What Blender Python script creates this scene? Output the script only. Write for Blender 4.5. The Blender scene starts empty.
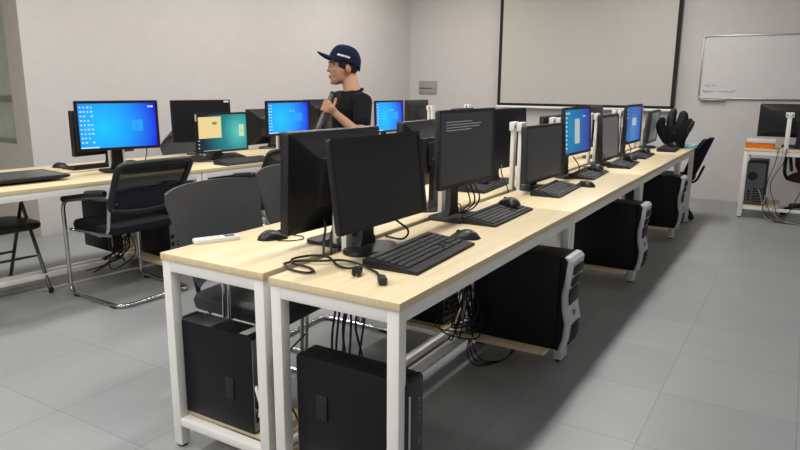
import bpy, bmesh, math, random
from mathutils import Vector, Matrix, Euler
random.seed(7)
SC = bpy.context.scene
COL = SC.collection
R = math.radians
PI = math.pi

# ------------------------------------------------------------------ render look
SC.view_settings.view_transform = 'Standard'
SC.view_settings.look = 'None'
SC.view_settings.gamma = 1.0
SC.view_settings.use_curve_mapping = False
SC.view_settings.exposure = 0.0
SC.cycles.use_denoising = True
SC.cycles.max_bounces = 8
SC.cycles.sample_clamp_indirect = 6.0

# ------------------------------------------------------------------ materials
def new_mat(name):
    m = bpy.data.materials.new(name)
    m.use_nodes = True
    nt = m.node_tree
    b = nt.nodes['Principled BSDF']
    return m, nt, b

def srgb(r, g, b):
    f = lambda c: (c / 12.92 if c <= .04045 else ((c + .055) / 1.055) ** 2.4)
    return (f(r / 255), f(g / 255), f(b / 255), 1)

def ramp(nt, stops):
    n = nt.nodes.new('ShaderNodeValToRGB')
    e = n.color_ramp.elements
    while len(e) < len(stops): e.new(.5)
    for el, (p, c) in zip(e, stops):
        el.position = p; el.color = c
    return n

def plain(name, rgb, rough=.5, metal=0., spec=.5, bump=0, bscale=300, vary=.04):
    m, nt, b = new_mat(name)
    c = srgb(*rgb)
    tc = nt.nodes.new('ShaderNodeTexCoord')
    nz = nt.nodes.new('ShaderNodeTexNoise'); nz.inputs['Scale'].default_value = 9; nz.inputs['Detail'].default_value = 4
    nt.links.new(tc.outputs['Object'], nz.inputs['Vector'])
    lo = tuple(x * (1 - vary) for x in c[:3]) + (1,); hi = tuple(min(1, x * (1 + vary)) for x in c[:3]) + (1,)
    rp = ramp(nt, [(.3, lo), (.7, hi)])
    nt.links.new(nz.outputs['Fac'], rp.inputs['Fac']); nt.links.new(rp.outputs['Color'], b.inputs['Base Color'])
    b.inputs['Roughness'].default_value = rough; b.inputs['Metallic'].default_value = metal
    b.inputs['Specular IOR Level'].default_value = spec
    if bump:
        n2 = nt.nodes.new('ShaderNodeTexNoise'); n2.inputs['Scale'].default_value = bscale; n2.inputs['Detail'].default_value = 2
        nt.links.new(tc.outputs['Object'], n2.inputs['Vector'])
        bp = nt.nodes.new('ShaderNodeBump'); bp.inputs['Strength'].default_value = bump; bp.inputs['Distance'].default_value = .002
        nt.links.new(n2.outputs['Fac'], bp.inputs['Height']); nt.links.new(bp.outputs['Normal'], b.inputs['Normal'])
    return m

def glow(name, rgb, strength=1.0):
    m, nt, b = new_mat(name)
    b.inputs['Base Color'].default_value = (.01, .01, .01, 1)
    b.inputs['Emission Color'].default_value = srgb(*rgb); b.inputs['Emission Strength'].default_value = strength
    b.inputs['Roughness'].default_value = .35
    return m

def wood_mat():
    m, nt, b = new_mat('maple_laminate')
    tc = nt.nodes.new('ShaderNodeTexCoord'); mp = nt.nodes.new('ShaderNodeMapping')
    mp.inputs['Scale'].default_value = (55, 2.2, 30)
    nt.links.new(tc.outputs['Object'], mp.inputs['Vector'])
    nz = nt.nodes.new('ShaderNodeTexNoise'); nz.inputs['Scale'].default_value = 1; nz.inputs['Detail'].default_value = 6; nz.inputs['Roughness'].default_value = .6
    nt.links.new(mp.outputs['Vector'], nz.inputs['Vector'])
    rp = ramp(nt, [(.25, srgb(203, 183, 142)), (.5, srgb(216, 199, 162)), (.8, srgb(222, 207, 173))])
    nt.links.new(nz.outputs['Fac'], rp.inputs['Fac']); nt.links.new(rp.outputs['Color'], b.inputs['Base Color'])
    b.inputs['Roughness'].default_value = .42; b.inputs['Specular IOR Level'].default_value = .35
    return m

def floor_mat():
    m, nt, b = new_mat('grey_floor_tiles')
    tc = nt.nodes.new('ShaderNodeTexCoord'); mp = nt.nodes.new('ShaderNodeMapping')
    mp.inputs['Location'].default_value = (.41, -1.406 + 0.505 * 10, 0)
    nt.links.new(tc.outputs['Object'], mp.inputs['Vector'])
    br = nt.nodes.new('ShaderNodeTexBrick'); br.offset = 0; br.squash = 1
    br.inputs['Scale'].default_value = 1; br.inputs['Brick Width'].default_value = .525; br.inputs['Row Height'].default_value = .505
    br.inputs['Mortar Size'].default_value = .0022; br.inputs['Mortar Smooth'].default_value = .3
    br.inputs['Color1'].default_value = srgb(146, 149, 151); br.inputs['Color2'].default_value = srgb(152, 155, 157)
    br.inputs['Mortar'].default_value = srgb(124, 126, 127)
    nt.links.new(mp.outputs['Vector'], br.inputs['Vector'])
    nz = nt.nodes.new('ShaderNodeTexNoise'); nz.inputs['Scale'].default_value = 3.5; nz.inputs['Detail'].default_value = 8
    nt.links.new(tc.outputs['Object'], nz.inputs['Vector'])
    mx = nt.nodes.new('ShaderNodeMixRGB'); mx.blend_type = 'MULTIPLY'; mx.inputs['Fac'].default_value = .5
    rp = ramp(nt, [(.3, (.86, .86, .86, 1)), (.7, (1, 1, 1, 1))])
    nt.links.new(nz.outputs['Fac'], rp.inputs['Fac'])
    nt.links.new(br.outputs['Color'], mx.inputs['Color1']); nt.links.new(rp.outputs['Color'], mx.inputs['Color2'])
    nt.links.new(mx.outputs['Color'], b.inputs['Base Color'])
    b.inputs['Roughness'].default_value = .38; b.inputs['Specular IOR Level'].default_value = .4
    bp = nt.nodes.new('ShaderNodeBump'); bp.inputs['Strength'].default_value = .15; bp.inputs['Distance'].default_value = .002
    n3 = nt.nodes.new('ShaderNodeTexNoise'); n3.inputs['Scale'].default_value = 60
    nt.links.new(tc.outputs['Object'], n3.inputs['Vector']); nt.links.new(n3.outputs['Fac'], bp.inputs['Height'])
    nt.links.new(bp.outputs['Normal'], b.inputs['Normal'])
    return m

def wallpaper(name, mid, edge, cx, cy, rad, strength, base=None):
    """a lit desktop picture: a soft light in the picture, darker towards its edges"""
    m, nt, b = new_mat(name)
    tc = nt.nodes.new('ShaderNodeTexCoord')
    sp = nt.nodes.new('ShaderNodeSeparateXYZ'); nt.links.new(tc.outputs['Generated'], sp.inputs[0])
    cb = nt.nodes.new('ShaderNodeCombineXYZ'); nt.links.new(sp.outputs['Y'], cb.inputs['X']); nt.links.new(sp.outputs['Z'], cb.inputs['Y'])
    vs = nt.nodes.new('ShaderNodeVectorMath'); vs.operation = 'DISTANCE'
    mu = nt.nodes.new('ShaderNodeVectorMath'); mu.operation = 'MULTIPLY'; mu.inputs[1].default_value = (1, .55, 0)
    nt.links.new(cb.outputs[0], mu.inputs[0]); nt.links.new(mu.outputs[0], vs.inputs[0]); vs.inputs[1].default_value = (cx, cy * .55, 0)
    dv = nt.nodes.new('ShaderNodeMath'); dv.operation = 'DIVIDE'; dv.inputs[1].default_value = rad
    nt.links.new(vs.outputs['Value'], dv.inputs[0])
    st = [(0, srgb(*mid[0])), (.45, srgb(*mid[1])), (1, srgb(*edge))]
    rp = ramp(nt, st); nt.links.new(dv.outputs[0], rp.inputs['Fac'])
    b.inputs['Base Color'].default_value = (.01, .01, .01, 1); b.inputs['Roughness'].default_value = .4
    nt.links.new(rp.outputs['Color'], b.inputs['Emission Color']); b.inputs['Emission Strength'].default_value = strength
    return m

def mesh_fabric(name, rgb, through):
    m, nt, b = new_mat(name)
    out = nt.nodes['Material Output']
    tr = nt.nodes.new('ShaderNodeBsdfTransparent'); mx = nt.nodes.new('ShaderNodeMixShader')
    wv = nt.nodes.new('ShaderNodeTexNoise'); wv.inputs['Scale'].default_value = 12
    b.inputs['Base Color'].default_value = srgb(*rgb); b.inputs['Roughness'].default_value = .85
    mx.inputs['Fac'].default_value = 1 - through
    nt.links.new(tr.outputs[0], mx.inputs[1]); nt.links.new(b.outputs[0], mx.inputs[2]); nt.links.new(mx.outputs[0], out.inputs['Surface'])
    return m

M = {}
M['wood'] = wood_mat()
M['floor'] = floor_mat()
M['wall'] = plain('grey_white_wall_paint', (200, 196, 195), .85, spec=.2, bump=.08, bscale=150, vary=.02)
M['taupe'] = plain('taupe_wall_tone', (190, 183, 174), .85, spec=.2, vary=.02)  # slightly browner tone than the other walls, for the return and side wall
M['ceil'] = plain('white_ceiling_paint', (225, 225, 222), .9, spec=.1, vary=.01)
M['white'] = plain('white_powder_coat', (232, 231, 228), .4, spec=.45, vary=.015)
M['black'] = plain('black_plastic', (19, 20, 24), .42, bump=.05, vary=.06)
M['black2'] = plain('dark_charcoal_plastic', (38, 40, 44), .5, bump=.06, vary=.06)
M['blackm'] = plain('matt_black_plastic', (19, 20, 22), .62, vary=.05)
M['case'] = plain('black_painted_steel_case', (8, 9, 14), .45, spec=.3, bump=.04, vary=.05)
M['key'] = plain('black_key_caps', (30, 31, 35), .45, vary=.05)
M['rubber'] = plain('black_rubber', (20, 20, 20), .7)
M['cable'] = plain('black_cable_jacket', (18, 18, 20), .5)
M['greycable'] = plain('grey_cable_jacket', (150, 150, 148), .5)
M['whitecable'] = plain('white_cable_jacket', (222, 222, 218), .5)
M['chrome'] = plain('chrome', (190, 190, 192), .16, metal=1., vary=.02)
M['steel'] = plain('brushed_steel', (150, 150, 150), .35, metal=1., bump=.05)
M['silver'] = plain('silver_grey_plastic', (188, 190, 193), .35, metal=.3)
M['darksteel'] = plain('dark_grey_steel_tube', (95, 96, 98), .3, metal=.8)
M['fabric'] = plain('black_seat_fabric', (22, 24, 32), .9, spec=.2, bump=.3, bscale=500)
M['leather'] = plain('black_vinyl', (34, 35, 38), .45, bump=.1, bscale=200)
M['pp'] = plain('charcoal_polypropylene', (58, 59, 62), .48, spec=.5, bump=.05)
M['netting'] = mesh_fabric('black_see_through_netting', (20, 22, 32), .24)
M['navynet'] = plain('dark_navy_netting', (18, 20, 32), .85, bump=.3, bscale=700)
M['maroon'] = plain('maroon_fabric', (58, 26, 36), .85, bump=.2, bscale=500)
M['screen_off'] = plain('switched_off_screen', (26, 33, 36), .3, spec=.5, vary=.02)
M['screen_dk'] = plain('dark_idle_screen', (20, 23, 28), .32, spec=.5, vary=.02)
M['screen_idle'] = glow('backlit_black_screen', (54, 56, 59), .5)
M['screen_reflect'] = glow('grey_reflection_glow', (92, 92, 92), .8)  # even grey glow standing in for the room reflected in two blank screens
M['scr_blue'] = wallpaper('blue_desktop_picture', ((0, 200, 255), (0, 160, 255)), (5, 18, 228), .30, .45, .72, 1.0)
M['scr_blue2'] = wallpaper('blue_violet_desktop_picture', ((0, 150, 190), (0, 118, 190)), (58, 40, 165), .2, .55, .85, .75)
M['scr_blue3'] = wallpaper('soft_blue_desktop_picture', ((80, 150, 205), (55, 110, 190)), (70, 60, 160), .5, .3, .75, .85)
M['scr_teal'] = wallpaper('teal_desktop_picture', ((90, 200, 190), (8, 128, 135)), (2, 34, 52), .82, .52, .72, 1.0)
M['icon'] = glow('pale_desktop_icons', (200, 235, 250), 1.0)
M['logo'] = glow('window_mark_glow', (30, 165, 250), 1.0)
M['logo2'] = glow('warm_window_mark_glow', (205, 225, 165), 1.0)
M['cream'] = glow('cream_program_window', (238, 212, 150), 1.0)
M['greyw'] = glow('pale_grey_program_window', (178, 182, 186), 1.0)
M['tealicon'] = glow('teal_icon', (40, 120, 110), 1.0)
M['textglow'] = glow('grey_screen_text', (125, 125, 128), 1.0)
M['sticker'] = plain('white_paper_sticker', (225, 225, 222), .6)
M['silversticker'] = plain('silver_sticker', (178, 180, 182), .4)
M['dark_hole'] = plain('dark_opening', (10, 10, 11), .8)
M['pcb'] = plain('port_metal', (110, 112, 114), .45, metal=.6)
M['projsc'] = plain('projection_fabric', (190, 188, 183), .9, spec=.1, vary=.01)
M['scrborder'] = plain('black_screen_border', (22, 22, 24), .8)
M['wb'] = plain('whiteboard_enamel', (208, 206, 207), .22, spec=.5, vary=.01)
M['alu'] = plain('aluminium_trim', (168, 168, 168), .35, metal=.7)
M['ink'] = plain('violet_marker_ink', (112, 108, 145), .6)
M['boxgrey'] = plain('grey_plastic_panel', (150, 149, 144), .5)
M['orange'] = plain('orange_plastic', (232, 128, 40), .5)
M['paper'] = plain('white_paper', (214, 208, 210), .8)
M['lblue'] = plain('light_blue_cloth', (158, 208, 224), .8, bump=.2, bscale=120)
M['skin'] = plain('skin', (176, 131, 104), .55, spec=.35, vary=.05)
M['lips'] = plain('lips', (160, 100, 90), .5)
M['hair'] = plain('black_hair', (22, 20, 20), .6, bump=.4, bscale=260)
M['tee'] = plain('black_cotton', (19, 20, 23), .9, spec=.15, bump=.2, bscale=400)
M['jeans'] = plain('dark_blue_denim', (36, 42, 60), .9, spec=.15)
M['cap'] = plain('navy_cotton_twill', (22, 28, 54), .85, spec=.15, bump=.15, bscale=500)
M['eyew'] = plain('eye_white', (220, 215, 210), .3)
M['eyeb'] = plain('dark_iris', (25, 18, 14), .25)
M['mictube'] = plain('grey_metal_tube', (98, 100, 103), .35, metal=.5)
M['redcable'] = plain('red_cable_jacket', (170, 40, 34), .5)
M['glass'] = plain('frosted_green_grey_glass', (176, 184, 170), .35, spec=.5, vary=.08)
M['gap_green'] = plain('yellow_green_wire', (190, 205, 60), .5)

# ------------------------------------------------------------------ mesh building
class MB:
    def __init__(s): s.bm = bmesh.new()
    def add(s, tb, mat=None):
        if mat is not None: bmesh.ops.transform(tb, matrix=mat, verts=tb.verts)
        me = bpy.data.meshes.new('tmp'); tb.to_mesh(me); tb.free()
        s.bm.from_mesh(me); bpy.data.meshes.remove(me)
        return s
    def box(s, c, d, rot=None, bev=0., seg=2, m=None):
        tb = bmesh.new(); bmesh.ops.create_cube(tb, size=1)
        bmesh.ops.scale(tb, vec=d, verts=tb.verts)
        if bev:
            bmesh.ops.bevel(tb, geom=tb.edges[:], offset=min(bev, min(d) * .49), segments=seg, profile=.5, affect='EDGES')
        mt = Matrix.Translation(c)
        if rot: mt = mt @ Euler(rot).to_matrix().to_4x4()
        if m is not None: mt = m @ mt
        return s.add(tb, mt)
    def loft(s, rings, closed=True, caps=(True, True), m=None):
        tb = bmesh.new(); vs = [[tb.verts.new(p) for p in r] for r in rings]
        n = len(rings[0])
        for a, b in zip(vs, vs[1:]):
            for i in range(n if closed else n - 1):
                j = (i + 1) % n
                tb.faces.new((a[i], a[j], b[j], b[i]))
        if closed and caps[0]: tb.faces.new(vs[0][::-1])
        if closed and caps[1]: tb.faces.new(vs[-1])
        bmesh.ops.recalc_face_normals(tb, faces=tb.faces)
        return s.add(tb, m)
    def prism(s, poly, h, m=None, bev=0.):
        """a polygon in local x, y pulled up along z"""
        tb = bmesh.new()
        f = tb.faces.new([tb.verts.new((x, y, 0)) for x, y in poly])
        r = bmesh.ops.extrude_face_region(tb, geom=[f])
        bmesh.ops.translate(tb, vec=(0, 0, h), verts=[v for v in r['geom'] if isinstance(v, bmesh.types.BMVert)])
        bmesh.ops.recalc_face_normals(tb, faces=tb.faces)
        if bev:
            es = [e for e in tb.edges if abs(e.verts[0].co.z - e.verts[1].co.z) < 1e-6]
            bmesh.ops.bevel(tb, geom=es, offset=bev, segments=2, profile=.5, affect='EDGES')
        return s.add(tb, m)
    def tube(s, pts, r, seg=10, closed=False, flat=1., m=None):
        P = [Vector(p) for p in pts]; n = len(P); rings = []; up = None
        rr = r if isinstance(r, (list, tuple)) else [r] * n
        for i in range(n):
            if closed: t = (P[(i + 1) % n] - P[i - 1])
            else: t = P[min(i + 1, n - 1)] - P[max(i - 1, 0)]
            t.normalize()
            if up is None:
                up = t.orthogonal().normalized() if abs(t.z) > .9 else Vector((0, 0, 1))
            a = t.cross(up)
            if a.length < 1e-4: a = t.orthogonal()
            a.normalize(); up = a.cross(t).normalized()
            rings.append([P[i] + (a * math.cos(2 * PI * k / seg) + up * math.sin(2 * PI * k / seg) * flat) * rr[i] for k in range(seg)])
        if closed: rings.append(rings[0]); return s.loft(rings, caps=(False, False), m=m)
        return s.loft(rings, m=m)
    def lathe(s, prof, c=(0, 0, 0), seg=24, m=None, sc=(1, 1)):
        rings = [[Vector((c[0] + r * sc[0] * math.cos(2 * PI * k / seg), c[1] + r * sc[1] * math.sin(2 * PI * k / seg), c[2] + z)) for k in range(seg)] for r, z in prof]
        return s.loft(rings, m=m)
    def ell(s, c, r, rot=None, sub=3, m=None):
        tb = bmesh.new(); bmesh.ops.create_icosphere(tb, subdivisions=sub, radius=1)
        bmesh.ops.scale(tb, vec=r, verts=tb.verts)
        mt = Matrix.Translation(c)
        if rot: mt = mt @ Euler(rot).to_matrix().to_4x4()
        if m is not None: mt = m @ mt
        return s.add(tb, mt)
    def caps(s, a, b, ra, rb, sub=2):
        a = Vector(a); b = Vector(b); L = (b - a).length; n = max(2, int(L / (min(ra, rb) * .35)) + 1)
        for i in range(n + 1):
            t = i / n; s.ell(a.lerp(b, t), (ra + (rb - ra) * t,) * 3, sub=sub)
        return s
    def obj(s, name, mat, parent=None, smooth=35, m=None):
        me = bpy.data.meshes.new(name)
        if m is not None: bmesh.ops.transform(s.bm, matrix=m, verts=s.bm.verts)
        s.bm.to_mesh(me); s.bm.free()
        me.materials.append(mat)
        if smooth:
            me.polygons.foreach_set('use_smooth', [True] * len(me.polygons))
            me.set_sharp_from_angle(angle=R(smooth))
        o = bpy.data.objects.new(name, me); COL.objects.link(o)
        if parent: o.parent = parent
        return o

def rrect(w, h, r, n=5):
    pts = []
    for cx, cy, a in ((w / 2 - r, h / 2 - r, 0), (-w / 2 + r, h / 2 - r, 90), (-w / 2 + r, -h / 2 + r, 180), (w / 2 - r, -h / 2 + r, 270)):
        for i in range(n + 1):
            t = R(a + 90 * i / n); pts.append((cx + r * math.cos(t), cy + r * math.sin(t)))
    return pts

def smoothpath(pts, n=6, closed=False):
    P = [Vector(p) for p in pts]; out = []; L = len(P)
    for i in range(L if closed else L - 1):
        p0 = P[(i - 1) % L] if (closed or i > 0) else P[i]; p1 = P[i]; p2 = P[(i + 1) % L]
        p3 = P[(i + 2) % L] if (closed or i + 2 < L) else p2
        for k in range(n):
            t = k / n
            out.append(.5 * ((2 * p1) + (-p0 + p2) * t + (2 * p0 - 5 * p1 + 4 * p2 - p3) * t * t + (-p0 + 3 * p1 - 3 * p2 + p3) * t ** 3))
    if not closed: out.append(P[-1])
    return out

def bend(pts, r=.05, n=6):
    """a polyline with its corners rounded"""
    P = [Vector(p) for p in pts]; out = [P[0]]
    for a, b, c in zip(P, P[1:], P[2:]):
        u = (a - b); v = (c - b); k = min(r, u.length * .49, v.length * .49)
        p, q = b + u.normalized() * k, b + v.normalized() * k
        for i in range(n + 1):
            t = i / n; out.append(p.lerp(b, t).lerp(b.lerp(q, t), t))
    out.append(P[-1]); return out

def thing(name, label, cat, loc=(0, 0, 0), rz=0, group=None):
    o = bpy.data.objects.new(name, None); COL.objects.link(o)
    o.location = loc; o.rotation_euler = (0, 0, R(rz)); o.empty_display_size = .1
    o['label'] = label; o['category'] = cat
    if group: o['group'] = group
    return o

def tag(o, label, cat, group=None):
    o['label'] = label; o['category'] = cat
    if group: o['group'] = group
    return o

def structure(o):
    o['kind'] = 'structure'; return o

def copy_tree(o, parent=None):
    c = o.copy(); COL.objects.link(c); c.parent = parent
    for ch in list(o.children): copy_tree(ch, c)
    return c

# ------------------------------------------------------------------ camera
cam = bpy.data.objects.new('camera', bpy.data.cameras.new('camera')); COL.objects.link(cam)
yaw, pitch, roll = R(31.3), R(12.07), R(.4)
w_ = Vector((-math.sin(yaw) * math.cos(pitch), math.cos(yaw) * math.cos(pitch), -math.sin(pitch)))
r0 = Vector((math.cos(yaw), math.sin(yaw), 0)); u0 = r0.cross(w_)
r_ = r0 * math.cos(roll) + u0 * math.sin(roll); u_ = -r0 * math.sin(roll) + u0 * math.cos(roll)
mw = Matrix((r_, u_, -w_)).transposed().to_4x4(); mw.translation = (0, 0, 1.335)
cam.matrix_world = mw
cam.data.sensor_width = 36; cam.data.lens = 656 / 800 * 36; cam.data.clip_start = .05
SC.camera = cam

# ------------------------------------------------------------------ the room
H = 3.0
WX0, WX1 = -5.65, -5.113           # the left wall is not quite square to the front wall
def wl(y): return WX0 + (y - 3.15) * (WX1 - WX0) / (8.67 - 3.15)
XR, YB, YF, YRET = 3.2, -3.0, 8.67, 3.185
XL = -8.4
structure(MB().box(((XL + XR) / 2, (YB + YF) / 2, -.05), (XR - XL + .6, YF - YB + .6, .1)).obj('floor', M['floor'], smooth=0))
structure(MB().box(((XL + XR) / 2, (YB + YF) / 2, H + .05), (XR - XL + .6, YF - YB + .6, .1)).obj('ceiling', M['ceil'], smooth=0))
structure(MB().box(((XR + WX1) / 2 - .2, YF + .08, H / 2), (XR - WX1 + .6, .16, H)).obj('wall_front', M['wall'], smooth=0))
structure(MB().box((XR + .08, (YB + YF) / 2, H / 2), (.16, YF - YB, H)).obj('wall_right', M['wall'], smooth=0))
structure(MB().box(((XL + XR) / 2, YB - .08, H / 2), (XR - XL, .16, H)).obj('wall_back', M['wall'], smooth=0))
structure(MB().prism([(wl(YRET), YRET), (wl(YF), YF), (wl(YF) - .4, YF), (wl(YRET) - .2, YRET + .02)], H).obj('wall_left', M['wall'], smooth=0))
# the wall that turns away at the left end, with a frosted window in it
rx = wl(YRET)
wr = MB()
wr.box((rx - .1125, YRET + .1, H / 2), (.225, .2, H)); wr.box(((XL + rx - 1.645) / 2, YRET + .1, H / 2), (rx - 1.645 - XL, .2, H))
wr.box((rx - .225 - .71, YRET + .1, .4), (1.42, .2, .8)); wr.box((rx - .225 - .71, YRET + .1, 2.75), (1.42, .2, .5))
structure(wr.obj('wall_return', M['taupe'], smooth=0))
structure(MB().box((XL - .08, (YB + YRET) / 2, H / 2), (.16, YRET - YB, H)).obj('wall_side', M['taupe'], smooth=0))
win = MB()
x0, x1 = rx - 1.65, rx - .225
for xx in (x0 + .02, (x0 + x1) / 2, x1 - .02): win.box((xx, YRET + .06, 1.65), (.04, .06, 1.7))
for zz in (.82, 1.2, 2.48): win.box(((x0 + x1) / 2, YRET + .06, zz), (1.425, .06, .04))
wo = structure(win.obj('window_1', M['alu'], smooth=0))
structure(MB().box(((x0 + x1) / 2, YRET + .07, 1.65), (1.39, .008, 1.66)).obj('pane', M['glass'], wo, smooth=0))

# ------------------------------------------------------------------ light: rows of ceiling tubes
def lamp(x, y, e, sx=.16, sy=1.25, col=(1, .97, .93), z=2.94):
    d = bpy.data.lights.new('ceiling_lamp', 'AREA'); d.shape = 'RECTANGLE'; d.size = sx; d.size_y = sy; d.energy = e; d.color = col
    o = bpy.data.objects.new('ceiling_lamp', d); COL.objects.link(o); o.location = (x, y, z)
    return o
for y in (-1.5, .6, 2.7, 4.8, 6.9):
    k = 1.5 if y < 0 else 1
    lamp(-1.35, y, 34 * k)
    lamp(-4.05, y, 34 * k)
for y in (-1.0, 2.0, 5.0): lamp(1.5, y, 7, col=(.9, .96, 1))
wd = bpy.data.worlds.new('world'); SC.world = wd; wd.use_nodes = True
wd.node_tree.nodes['Background'].inputs[0].default_value = (.8, .85, .9, 1); wd.node_tree.nodes['Background'].inputs[1].default_value = .3

# ------------------------------------------------------------------ desks
DT = .75
def make_desk(label, loc, rz, L, depth=.48, shelves=(), posts=(), post_h=.37, group=None, name='computer_desk', top=DT, near_bar=True):
    """local x runs from the back edge (0) to the user's edge, local y along the desk"""
    t = thing(name, label, 'desk', loc, rz, group)
    MB().box((depth / 2, L / 2, top - .0125), (depth, L - .004, .025), bev=.002).obj('desktop', M['wood'], t)
    s = .04; zt = top - .025
    for lx in (s / 2 + .004, depth - s / 2 - .004):
        for ly in (s / 2 + .006, L - s / 2 - .006):
            lg = MB().box((lx, ly, (zt + .010) / 2), (s, s, zt - .010), bev=.002).obj('leg', M['white'], t)
            MB().lathe([(.014, .0), (.017, .002), (.017, .007), (.009, .008), (.009, .012)], (lx, ly, 0), 14).obj('foot', M['rubber'], lg)
    fr = MB()
    for lx in (s / 2 + .004, depth - s / 2 - .004): fr.box((lx, L / 2, zt - .02), (s * .96, L - 2 * s - .012, .04), bev=.002)
    for ly in (s / 2 + .006, L - s / 2 - .006): fr.box((depth / 2, ly, zt - .02), (depth - 2 * s - .008, s * .96, .04), bev=.002)
    fr.obj('apron_frame', M['white'], t)
    lo = MB()
    for ly in (s / 2 + .006, L - s / 2 - .006): lo.box((depth / 2, ly, .105), (depth - 2 * s - .008, s * .96, .03), bev=.002)
    lo.box((s / 2 + .004, L / 2, .105), (s * .96, L - 2 * s - .012, .03), bev=.002)
    lo.obj('lower_rail', M['white'], t)
    for y0, y1 in shelves:
        MB().box((depth / 2 + .0, (y0 + y1) / 2, .129), (depth - .03, y1 - y0, .018), bev=.002).obj('shelf_board', M['wood'], t)
    for py in posts:
        p = MB().box((.006, py, top - .03 + (post_h + .03) / 2), (.022, .04, post_h + .03), bev=.002).obj('post', M['white'], t)
        br = MB().box((.006, py, top + post_h - .012), (.030, .074, .05), bev=.004)
        br.obj('bracket', M['white'], p)
        for dy in (-.024, .024): MB().box((.006 - .0155, py + dy, top + post_h - .012), (.002, .012, .012)).obj('bolt_hole', M['dark_hole'], p)
    return t

XA, XB = -1.363, -1.404
YS = [1.455, 3.045, 4.62, 6.2]; YE = [3.045, 4.62, 6.2, 7.04]
POSTS = [(.41, 1.22), (.50, 1.18), (.50, 1.24), (.52,)]
names_a = ['white framed maple-topped desk nearest the camera, with the coiled power cable on it',
           'second maple-topped desk of the right-hand row, behind the desk with the coiled power cable',
           'third maple-topped desk of the right-hand row, in front of the wide projection screen',
           'short maple-topped desk at the far end of the right-hand row, carrying the black bag']
names_b = ['maple-topped desk with the white remote control on its near corner',
           'second desk behind the one with the white remote control, its keyboard beside the white posts',
           'third desk of the inner middle row, hidden behind black monitors',
           'last desk of the inner middle row, against the projection screen']
for i in range(4):
    L = YE[i] - YS[i]
    sh = ([(.05, .27)] if i == 0 else []) + [(L - .29, L - .05)]
    make_desk(names_a[i], (XA, YS[i], 0), 0, L, .478, sh, POSTS[i], group='desks of the middle double row')
    # the inner row faces the other way
    make_desk(names_b[i], (XB, YE[i] + .02, 0), 180, L, .486, [(L - .27, L - .05), (.05, .3)] if i == 0 else [(.05, .3)], [L - p for p in POSTS[i]], group='desks of the middle double row')
# the double row along the left wall, turned with that wall
AD = -6.3
def drow(x, y):                       # a point of the left double row: x to the users' side, y along it
    a = R(AD)
    return (-4.09 + x * math.cos(a) - (y - 2.87) * math.sin(a), 2.87 + x * math.sin(a) + (y - 2.87) * math.cos(a))
dy = [1.67, 3.22, 4.77, 6.32]
lab_d = ['left-hand desk with the black monitor lying flat on it', 'left-hand desk carrying the teal screen',
         'left-hand desk beyond the teal screen, behind the standing man', 'last left-hand desk, with the small blue screen right of the man']
lab_e = ['wall-side desk behind the flat-lying monitor, with the lone mouse on it', 'wall-side desk with the tall dark monitor, left of the teal screen',
         'wall-side desk behind the nearer of the two bright blue square screens', 'wall-side desk in the far left corner of the room']
for i in range(4):
    x, y = drow(.02, dy[i])
    make_desk(lab_d[i], (x, y, 0), AD, 1.55, .50, ([(.05, .155)] if i == 0 else []) + [(1.22, 1.5)], (.40, 1.245 if i == 0 else 1.2), .34, group='desks of the left double row')
    x, y = drow(-.02, dy[i] + 1.55)
    make_desk(lab_e[i], (x, y, 0), AD + 180, 1.55, .46, [(.05, .33)], (.35, 1.15), .34, group='desks of the left double row')

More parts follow.
